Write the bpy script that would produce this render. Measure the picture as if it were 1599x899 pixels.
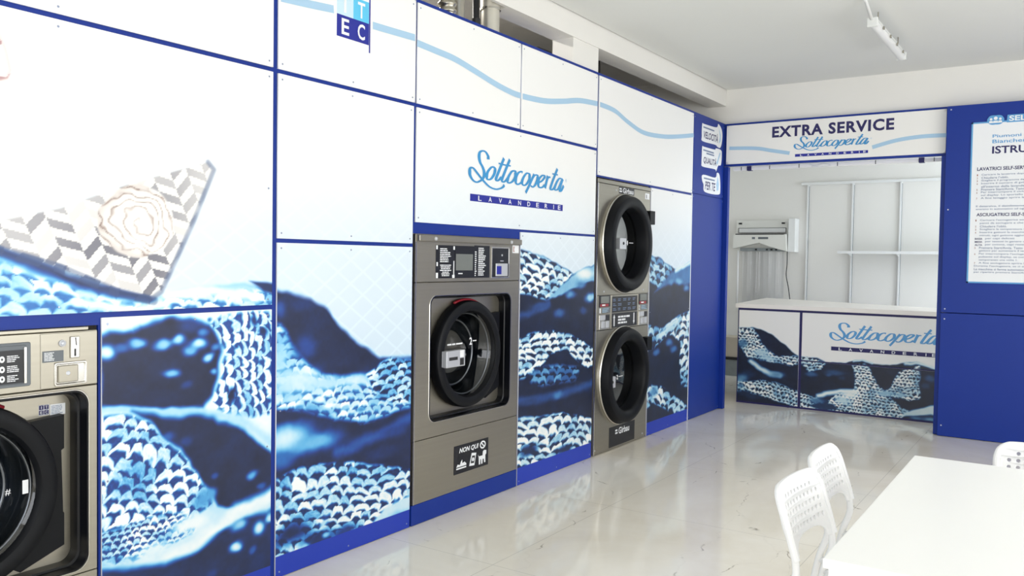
import bpy, bmesh, math, random
import numpy as np
from mathutils import Vector, Matrix
random.seed(4)
for o in list(bpy.data.objects): bpy.data.objects.remove(o)
SC = bpy.context.scene; COL = SC.collection

# ------------------------------------------------------------------ camera
F_PX = 1316.8; YAW, PITCH, ROLL = (math.radians(a) for a in (33.963, -1.899, 0.892))
_f = Vector((-math.sin(YAW)*math.cos(PITCH), math.cos(YAW)*math.cos(PITCH), math.sin(PITCH)))
_r = Vector((math.cos(YAW), math.sin(YAW), 0)); _u = _r.cross(_f)
_r2 = _r*math.cos(ROLL)+_u*math.sin(ROLL); _u2 = -_r*math.sin(ROLL)+_u*math.cos(ROLL)
cam_d = bpy.data.cameras.new('camera'); cam = bpy.data.objects.new('camera', cam_d); COL.objects.link(cam)
cam_d.sensor_width = 36; cam_d.lens = F_PX/1599*36; cam_d.clip_start = 0.05
cam.matrix_world = Matrix(((_r2.x,_u2.x,-_f.x,2.955),(_r2.y,_u2.y,-_f.y,0),(_r2.z,_u2.z,-_f.z,1.45),(0,0,0,1)))
SC.camera = cam
# ------------------------------------------------------------------ world, lights, exposure
SC.view_settings.view_transform = 'Standard'; SC.view_settings.look = 'None'
SC.view_settings.gamma = 1; SC.view_settings.use_curve_mapping = False
SC.view_settings.exposure = -0.08
W = bpy.data.worlds.new('world'); SC.world = W; W.use_nodes = True
W.node_tree.nodes['Background'].inputs[0].default_value = (0.80, 0.90, 1.0, 1)
W.node_tree.nodes['Background'].inputs[1].default_value = 1.2
def area(name, loc, rot, sx, sy, power, col=(1,1,1)):
    l = bpy.data.lights.new(name, 'AREA'); l.shape = 'RECTANGLE'; l.size = sx; l.size_y = sy
    l.energy = power; l.color = col
    o = bpy.data.objects.new(name, l); o.location = loc; o.rotation_euler = rot; COL.objects.link(o)
R90 = math.pi/2
area('machine_room_fill', (-0.8, 4.6, 3.27), (0, 0, 0), 0.12, 1.2, 26, (1.0, 0.96, 0.88))  # added fill light to brighten the space behind the boards, no known fixture
area('daylight_shopfront', (3.0, -2.42, 1.5), (R90, 0, 0), 5.0, 2.6, 112, (0.98, 0.985, 1.0))      # street window behind the camera
area('daylight_side_window', (5.92, 4.0, 1.55), (R90, 0, R90), 4.4, 2.3, 128, (1.0, 0.985, 0.955))    # window in the right-hand wall
area('daylight_service_room', (3.88, 9.9, 1.6), (R90, 0, R90), 1.6, 1.9, 80, (0.84, 0.92, 1.0))      # window of the room behind the counter

# ------------------------------------------------------------------ materials
def s2l(c):
    return tuple((x/12.92 if x <= 0.04045 else ((x+0.055)/1.055)**2.4) for x in (v/255 for v in c))
def mat(name, rgb, rough=0.5, metal=0.0, noise=0.0, nscale=8, bump=0.0, bscale=60, spec=0.5, stretch=None, coat=0):
    m = bpy.data.materials.new(name); m.use_nodes = True; nt = m.node_tree; b = nt.nodes['Principled BSDF']
    c = s2l(rgb); b.inputs['Base Color'].default_value = (*c, 1); b.inputs['Roughness'].default_value = rough
    b.inputs['Metallic'].default_value = metal; b.inputs['Specular IOR Level'].default_value = spec
    b.inputs['Coat Weight'].default_value = coat; b.inputs['Coat Roughness'].default_value = 0.06
    tc = nt.nodes.new('ShaderNodeTexCoord'); mp = nt.nodes.new('ShaderNodeMapping')
    nt.links.new(tc.outputs['Object'], mp.inputs[0])
    if stretch: mp.inputs['Scale'].default_value = stretch
    n = nt.nodes.new('ShaderNodeTexNoise'); n.inputs['Scale'].default_value = nscale; n.inputs['Detail'].default_value = 4
    nt.links.new(mp.outputs[0], n.inputs[0])
    mx = nt.nodes.new('ShaderNodeMix'); mx.data_type = 'RGBA'
    k = 1-noise
    mx.inputs[6].default_value = (*[v*k for v in c], 1); mx.inputs[7].default_value = (*c, 1)
    nt.links.new(n.outputs[0], mx.inputs[0]); nt.links.new(mx.outputs[2], b.inputs['Base Color'])
    if bump:
        n2 = nt.nodes.new('ShaderNodeTexNoise'); n2.inputs['Scale'].default_value = bscale
        nt.links.new(mp.outputs[0], n2.inputs[0])
        bp = nt.nodes.new('ShaderNodeBump'); bp.inputs['Strength'].default_value = bump; bp.inputs['Distance'].default_value = 0.004
        nt.links.new(n2.outputs[0], bp.inputs['Height']); nt.links.new(bp.outputs[0], b.inputs['Normal'])
    return m
M = dict(
 plaster=mat('white_plaster', (240,238,233), 0.85, noise=0.04, nscale=3, bump=0.08, bscale=45),
 ceiling=mat('ceiling_paint', (236,237,233), 0.9, noise=0.03, nscale=1.5, bump=0.05, bscale=30),
 blue=mat('blue_laminate', (15,50,144), 0.42, noise=0.08, nscale=2, spec=0.3),
 white=mat('white_laminate', (250,249,246), 0.4, noise=0.015, nscale=3),
 edge=mat('panel_core', (240,242,246), 0.5),
 steel=mat('brushed_steel', (168,163,150), 0.36, 0.92, noise=0.12, nscale=6, bump=0.03, bscale=90, stretch=(1,0.3,12)),
 steel_light=mat('polished_steel', (205,202,195), 0.22, 0.95, noise=0.05),
 galv=mat('galvanised_duct', (222,218,206), 0.35, 0.55, noise=0.25, nscale=9, bump=0.3, bscale=14),
 flex=mat('foil_duct', (205,200,186), 0.25, 0.9, noise=0.35, nscale=12, bump=0.8, bscale=25),
 rubber=mat('black_rubber', (12,14,19), 0.45, spec=0.2, noise=0.2, nscale=10),
 trim=mat('black_trim', (11,13,19), 0.28, spec=0.3, noise=0.1),
 black=mat('black_label', (14,16,24), 0.35, noise=0.1),
 screen=mat('grey_screen', (120,124,120), 0.25, noise=0.06, nscale=20),
 grey=mat('grey_label', (104,110,116), 0.5),
 ink=mat('white_ink', (240,242,245), 0.5),
 navy=mat('navy_ink', (34,30,92), 0.5),
 navy2=mat('royal_ink', (26,36,150), 0.5),
 sky=mat('sky_ink', (64,158,220), 0.45, noise=0.25, nscale=9),
 pale=mat('pale_blue_ink', (172,206,232), 0.5),
 cyan=mat('cyan_ink', (96,200,240), 0.5), lightcyan=mat('light_cyan_ink', (205,232,246), 0.5),
 greyink=mat('grey_ink', (120,135,165), 0.6), rust=mat('rust_ink', (150,84,56), 0.6), softblue=mat('soft_blue_ink', (92,160,214), 0.5),
 red=mat('red_seal', (150,24,40), 0.4), drum=mat('drum_steel', (120,124,130), 0.3, 0.9, noise=0.3, nscale=30),
 plastic=mat('white_plastic', (238,238,239), 0.42, noise=0.01), tube=mat('white_enamel', (238,238,238), 0.3, noise=0.01),
 tabletop=mat('white_tabletop', (249,249,247), 0.33, noise=0.01), counter=mat('cream_worktop', (246,240,233), 0.4, noise=0.02),
 device=mat('ivory_enamel', (232,232,226), 0.45, noise=0.03), dark=mat('dark_plastic', (34,34,36), 0.5, noise=0.1),
 cable=mat('black_cable', (18,20,24), 0.5), alu=mat('white_aluminium', (238,239,238), 0.35, noise=0.03),
 concrete=mat('grey_render', (196,192,180), 0.9, noise=0.3, nscale=2.5, bump=0.3, bscale=20),
 lampbody=mat('lamp_plastic', (226,228,226), 0.4), cardboard=mat('beige_card', (206,196,178), 0.8, noise=0.1),
 jug=mat('grey_plastic', (150,158,160), 0.4, noise=0.3, nscale=14), screw=mat('screw_zinc', (150,160,185), 0.3, 0.8),
 silver=mat('silver_plastic', (196,198,204), 0.35, 0.3))
def glassmat(name, tint, refl=0.12):
    m = bpy.data.materials.new(name); m.use_nodes = True; nt = m.node_tree; nt.nodes.clear()
    o = nt.nodes.new('ShaderNodeOutputMaterial'); t = nt.nodes.new('ShaderNodeBsdfTransparent'); t.inputs[0].default_value = (*tint, 1)
    g = nt.nodes.new('ShaderNodeBsdfGlossy'); g.inputs['Roughness'].default_value = 0.04
    fr = nt.nodes.new('ShaderNodeLayerWeight'); fr.inputs[0].default_value = 0.3
    ad = nt.nodes.new('ShaderNodeMath'); ad.operation = 'ADD'; ad.inputs[1].default_value = refl; ad.use_clamp = True
    nt.links.new(fr.outputs['Fresnel'], ad.inputs[0])
    mx = nt.nodes.new('ShaderNodeMixShader'); nt.links.new(ad.outputs[0], mx.inputs[0])
    nt.links.new(t.outputs[0], mx.inputs[1]); nt.links.new(g.outputs[0], mx.inputs[2]); nt.links.new(mx.outputs[0], o.inputs[0])
    return m
M['glass'] = glassmat('smoked_glass', (0.42,0.47,0.53), 0.05)
M['door_glass'] = glassmat('dryer_glass', (0.34,0.37,0.40), 0.14)
M['film'] = glassmat('clear_film', (0.93,0.94,0.96), 0.04)
M['shelf'] = glassmat('shelf_glass', (0.72,0.80,0.80), 0.08)
# printed boards: colour comes with the mesh
def printmat():
    m = bpy.data.materials.new('printed_laminate'); m.use_nodes = True; nt = m.node_tree; b = nt.nodes['Principled BSDF']
    a = nt.nodes.new('ShaderNodeAttribute'); a.attribute_name = 'print'
    nt.links.new(a.outputs['Color'], b.inputs['Base Color']); b.inputs['Roughness'].default_value = 0.4
    return m
M['print'] = printmat()
def floormat():
    m = bpy.data.materials.new('marble_tiles'); m.use_nodes = True; nt = m.node_tree; b = nt.nodes['Principled BSDF']; L = nt.links.new
    g = nt.nodes.new('ShaderNodeNewGeometry')
    cl = nt.nodes.new('ShaderNodeTexNoise'); cl.inputs['Scale'].default_value = 0.9; cl.inputs['Detail'].default_value = 5; cl.inputs['Roughness'].default_value = 0.6; cl.inputs['Distortion'].default_value = 0.8
    L(g.outputs['Position'], cl.inputs[0])
    r1 = nt.nodes.new('ShaderNodeValToRGB'); r1.color_ramp.elements[0].position = 0.35; r1.color_ramp.elements[1].position = 0.68
    r1.color_ramp.elements[0].color = (*s2l((236,228,213)), 1); r1.color_ramp.elements[1].color = (*s2l((250,245,235)), 1)
    L(cl.outputs[0], r1.inputs[0])
    # thin broken dark veins: a warped net of hairlines, dark only in places
    wn = nt.nodes.new('ShaderNodeTexNoise'); wn.inputs['Scale'].default_value = 3.2; wn.inputs['Detail'].default_value = 5; L(g.outputs['Position'], wn.inputs[0])
    ws = nt.nodes.new('ShaderNodeVectorMath'); ws.operation = 'MULTIPLY_ADD'; L(wn.outputs['Color'], ws.inputs[0]); ws.inputs[1].default_value = (0.35,0.35,0.0); L(g.outputs['Position'], ws.inputs[2])
    mp = nt.nodes.new('ShaderNodeMapping'); mp.inputs['Rotation'].default_value = (0,0,0.9); mp.inputs['Scale'].default_value = (1.5,0.62,1); L(ws.outputs[0], mp.inputs[0])
    v = nt.nodes.new('ShaderNodeTexVoronoi'); v.feature = 'DISTANCE_TO_EDGE'; v.inputs['Scale'].default_value = 1.0; L(mp.outputs[0], v.inputs[0])
    r2 = nt.nodes.new('ShaderNodeValToRGB'); r2.color_ramp.elements[0].position = 0.0; r2.color_ramp.elements[1].position = 0.005
    r2.color_ramp.elements[0].color = (1,1,1,1); r2.color_ramp.elements[1].color = (0,0,0,1); L(v.outputs[0], r2.inputs[0])
    d = nt.nodes.new('ShaderNodeTexNoise'); d.inputs['Scale'].default_value = 6.5; d.inputs['Detail'].default_value = 3; L(g.outputs['Position'], d.inputs[0])
    r3 = nt.nodes.new('ShaderNodeValToRGB'); r3.color_ramp.elements[0].position = 0.56; r3.color_ramp.elements[1].position = 0.66; L(d.outputs[0], r3.inputs[0])
    r3.color_ramp.elements[0].color = (0.045,0.045,0.045,1)
    mu = nt.nodes.new('ShaderNodeMath'); mu.operation = 'MULTIPLY'; L(r2.outputs[0], mu.inputs[0]); L(r3.outputs[0], mu.inputs[1])
    mx = nt.nodes.new('ShaderNodeMix'); mx.data_type = 'RGBA'; L(mu.outputs[0], mx.inputs[0]); L(r1.outputs[0], mx.inputs[6]); mx.inputs[7].default_value = (*s2l((112,100,78)), 1)
    # fine joints between large tiles
    br = nt.nodes.new('ShaderNodeTexBrick'); br.offset = 0.0; br.inputs['Scale'].default_value = 1.0; br.inputs['Brick Width'].default_value = 1.2; br.inputs['Row Height'].default_value = 1.2
    br.inputs['Mortar Size'].default_value = 0.0018; br.inputs['Mortar Smooth'].default_value = 0; br.inputs['Color1'].default_value = (0,0,0,1); br.inputs['Color2'].default_value = (0,0,0,1); br.inputs['Mortar'].default_value = (1,1,1,1)
    mb = nt.nodes.new('ShaderNodeMapping'); mb.inputs['Location'].default_value = (0.52,0.35,0); L(g.outputs['Position'], mb.inputs[0]); L(mb.outputs[0], br.inputs[0])
    m2 = nt.nodes.new('ShaderNodeMix'); m2.data_type = 'RGBA'
    mm = nt.nodes.new('ShaderNodeMath'); mm.operation = 'MULTIPLY'; mm.inputs[1].default_value = 0.5; L(br.outputs['Color'], mm.inputs[0])
    L(mm.outputs[0], m2.inputs[0]); L(mx.outputs[2], m2.inputs[6]); m2.inputs[7].default_value = (*s2l((168,162,152)), 1)
    L(m2.outputs[2], b.inputs['Base Color']); b.inputs['Roughness'].default_value = 0.09; b.inputs['Specular IOR Level'].default_value = 0.5
    return m
M['floor'] = floormat()

# ------------------------------------------------------------------ mesh helpers
def fin(name, verts, faces, material, parent=None, smooth=False, colors=None, local=False, mats=None, fmat=None):
    verts = [Vector(v) for v in verts]
    if parent is None:
        xs = [v.x for v in verts]; ys = [v.y for v in verts]; zs = [v.z for v in verts]
        org = Vector(((min(xs)+max(xs))/2, (min(ys)+max(ys))/2, min(zs)))
    elif local: org = Vector((0,0,0))
    else:
        org = Vector(parent.location); p = parent.parent
        while p: org += Vector(p.location); p = p.parent
    me = bpy.data.meshes.new(name); me.from_pydata([tuple(v-org) for v in verts], [], faces)
    o = bpy.data.objects.new(name, me); COL.objects.link(o)
    if parent is None: o.location = org
    else: o.parent = parent
    for mm_ in (mats or [material]): me.materials.append(mm_)
    if fmat is not None: me.polygons.foreach_set('material_index', fmat)
    if smooth is True: me.polygons.foreach_set('use_smooth', [True]*len(me.polygons))
    elif smooth:
        me.polygons.foreach_set('use_smooth', [True]*len(me.polygons)); me.set_sharp_from_angle(angle=smooth)
    me.update()
    return o
class MB:
    def __init__(s): s.v = []; s.f = []
    def add(s, v, f):
        n = len(s.v); s.v += [tuple(p) for p in v]; s.f += [tuple(i+n for i in q) for q in f]; return s
    def bm(s, bm):
        bm.verts.ensure_lookup_table(); bm.verts.index_update()
        r = s.add([v.co.copy() for v in bm.verts], [[v.index for v in f.verts] for f in bm.faces]); bm.free(); return r
    def box(s, a, b, bev=0.0, seg=2):
        bm = bmesh.new(); bmesh.ops.create_cube(bm, size=1)
        for v in bm.verts: v.co = Vector([(a[i]+b[i])/2+v.co[i]*(b[i]-a[i]) for i in range(3)])
        if bev: bmesh.ops.bevel(bm, geom=bm.edges[:], offset=bev, segments=seg, affect='EDGES', profile=0.5)
        return s.bm(bm)
    def loft(s, loops, cap0=False, cap1=False):
        n = len(loops[0]); v = [p for l in loops for p in l]; f = []
        for k in range(len(loops)-1):
            for i in range(n):
                j = (i+1) % n; f.append((k*n+i, k*n+j, (k+1)*n+j, (k+1)*n+i))
        if cap0: f.append(tuple(range(n-1, -1, -1)))
        if cap1: f.append(tuple((len(loops)-1)*n+i for i in range(n)))
        return s.add(v, f)
    def tube(s, pts, r, n=10, caps=True):
        pts = [Vector(p) for p in pts]; loops = []; up = Vector((0.13,0.27,1)).normalized(); prev = None
        for i, p in enumerate(pts):
            t = (pts[min(i+1, len(pts)-1)]-pts[max(i-1, 0)]).normalized()
            a = t.cross(up) if prev is None else prev-t*prev.dot(t)
            if a.length < 1e-4: a = t.cross(Vector((1,0,0)))
            a.normalize(); prev = a; b = t.cross(a); rr = r[i] if isinstance(r, (list,tuple)) else r
            loops.append([p+a*rr*math.cos(2*math.pi*k/n)+b*rr*math.sin(2*math.pi*k/n) for k in range(n)])
        return s.loft(loops, caps, caps)
    def prism(s, pts, d):       # planar polygon pts (3D) extruded by vector d
        n = len(pts); pts = [Vector(p) for p in pts]; d = Vector(d)
        return s.add(pts+[p+d for p in pts], [tuple(range(n)), tuple(range(2*n-1, n-1, -1))]+[(i, i+n, (i+1) % n+n, (i+1) % n) for i in range(n)])
    def lathe(s, cy, cz, prof, n=64, cap0=False, cap1=False):   # about an axis along x ; prof = [(x, r)]
        return s.loft([[(x, cy+r*math.cos(2*math.pi*k/n), cz+r*math.sin(2*math.pi*k/n)) for k in range(n)] for x, r in prof], cap0, cap1)
    def build(s, name, m, parent=None, smooth=False, local=False): return fin(name, s.v, s.f, M[m], parent, smooth, local=local)
def smoothpath(pts, k=8):
    P = [Vector(p) for p in pts]; out = []
    for i in range(len(P)-1):
        a = P[i-1] if i else P[0]; b = P[i]; c = P[i+1]; d = P[min(i+2, len(P)-1)]
        for j in range(k):
            t = j/k; out.append(0.5*((2*b)+(c-a)*t+(2*a-5*b+4*c-d)*t*t+(3*b-a-3*c+d)*t**3))
    out.append(P[-1]); return out
def rrect(x, cy, cz, w, h, r, n=6):
    out = []
    for (sy, sz, a0) in ((1,1,0), (-1,1,90), (-1,-1,180), (1,-1,270)):
        for k in range(n+1):
            a = math.radians(a0+90*k/n); out.append((x, cy+sy*(w/2-r)+r*math.cos(a), cz+sz*(h/2-r)+r*math.sin(a)))
    return out
def empty(name, loc, rz=0):
    o = bpy.data.objects.new(name, None); o.location = loc; o.rotation_euler = (0,0,rz); o.empty_display_size = 0.1; COL.objects.link(o); return o
def tag(o, label, cat, group=None):
    o['label'] = label; o['category'] = cat; o['kind'] = 'thing'
    if group: o['group'] = group
    return o
def struct(o): o['kind'] = 'structure'; return o
def part(name, m, parent, *boxes, bev=0.0):
    b = MB()
    for p, q in boxes: b.box(p, q, bev)
    return b.build(name, m, parent)
# lettering: flat text outlines placed on a plane. org + ux*x + uz*z
def lettering(name, m, parent, body, size, org, ux, uz, bold=0.0, shear=0.0, sx=1.0, align='LEFT', line=1.0, space=1.0, off=0.0014, fit=None):
    c = bpy.data.curves.new('t', 'FONT'); c.body = body; c.size = 1; c.offset = bold; c.shear = shear; c.align_x = align
    c.space_line = line; c.space_character = space; c.resolution_u = 3; c.fill_mode = 'BOTH'
    t = bpy.data.objects.new('t', c); COL.objects.link(t); me = bpy.data.meshes.new_from_object(t.evaluated_get(bpy.context.evaluated_depsgraph_get()))
    org, ux, uz = Vector(org), Vector(ux), Vector(uz); nn = ux.cross(uz).normalized()
    kx, kz, x0, z0 = size*sx, size, 0.0, 0.0
    if fit:         # stretch the word to a measured width and height, from its lower left corner
        X = [p.co.x for p in me.vertices]; Z = [p.co.y for p in me.vertices]; x0, z0 = min(X), min(Z)
        kx, kz = fit[0]/(max(X)-x0), fit[1]/(max(Z)-z0)
    v = [org+nn*off+ux*((p.co.x-x0)*kx)+uz*((p.co.y-z0)*kz) for p in me.vertices]; f = [tuple(p.vertices) for p in me.polygons]
    bpy.data.objects.remove(t); bpy.data.curves.remove(c); bpy.data.meshes.remove(me)
    return fin(name, v, f, M[m], parent)
def flat(name, m, parent, pts, org, ux, uz, t=0.0010, off=0.0):
    org, ux, uz = Vector(org), Vector(ux), Vector(uz); nn = ux.cross(uz).normalized()
    return MB().prism([org+nn*off+ux*a+uz*b for a, b in pts], nn*t).build(name, m, parent)
def ribbon_mesh(mb, pts, wfun, org, ux, uz, t=0.0012, k=6):
    P = smoothpath([(a, b, 0) for a, b in pts], k); L, R_ = [], []
    for i, p in enumerate(P):
        d = (P[min(i+1, len(P)-1)]-P[max(i-1, 0)])
        d = d.normalized() if d.length > 1e-9 else Vector((1,0,0))
        n = Vector((-d.y, d.x, 0)); w = wfun(d)/2
        L.append(p+n*w); R_.append(p-n*w)
    org, ux, uz = Vector(org), Vector(ux), Vector(uz); nn = ux.cross(uz).normalized()
    T = lambda q, h: org+ux*q.x+uz*q.y+nn*h
    v = []; f = []
    for i in range(len(P)):
        q = t+i*1.2e-5+len(mb.v)*0; v += [T(L[i], q), T(R_[i], q)]
    for i in range(len(P)-1): f.append((2*i, 2*i+1, 2*i+3, 2*i+2))
    mb.add(v, f)

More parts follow.
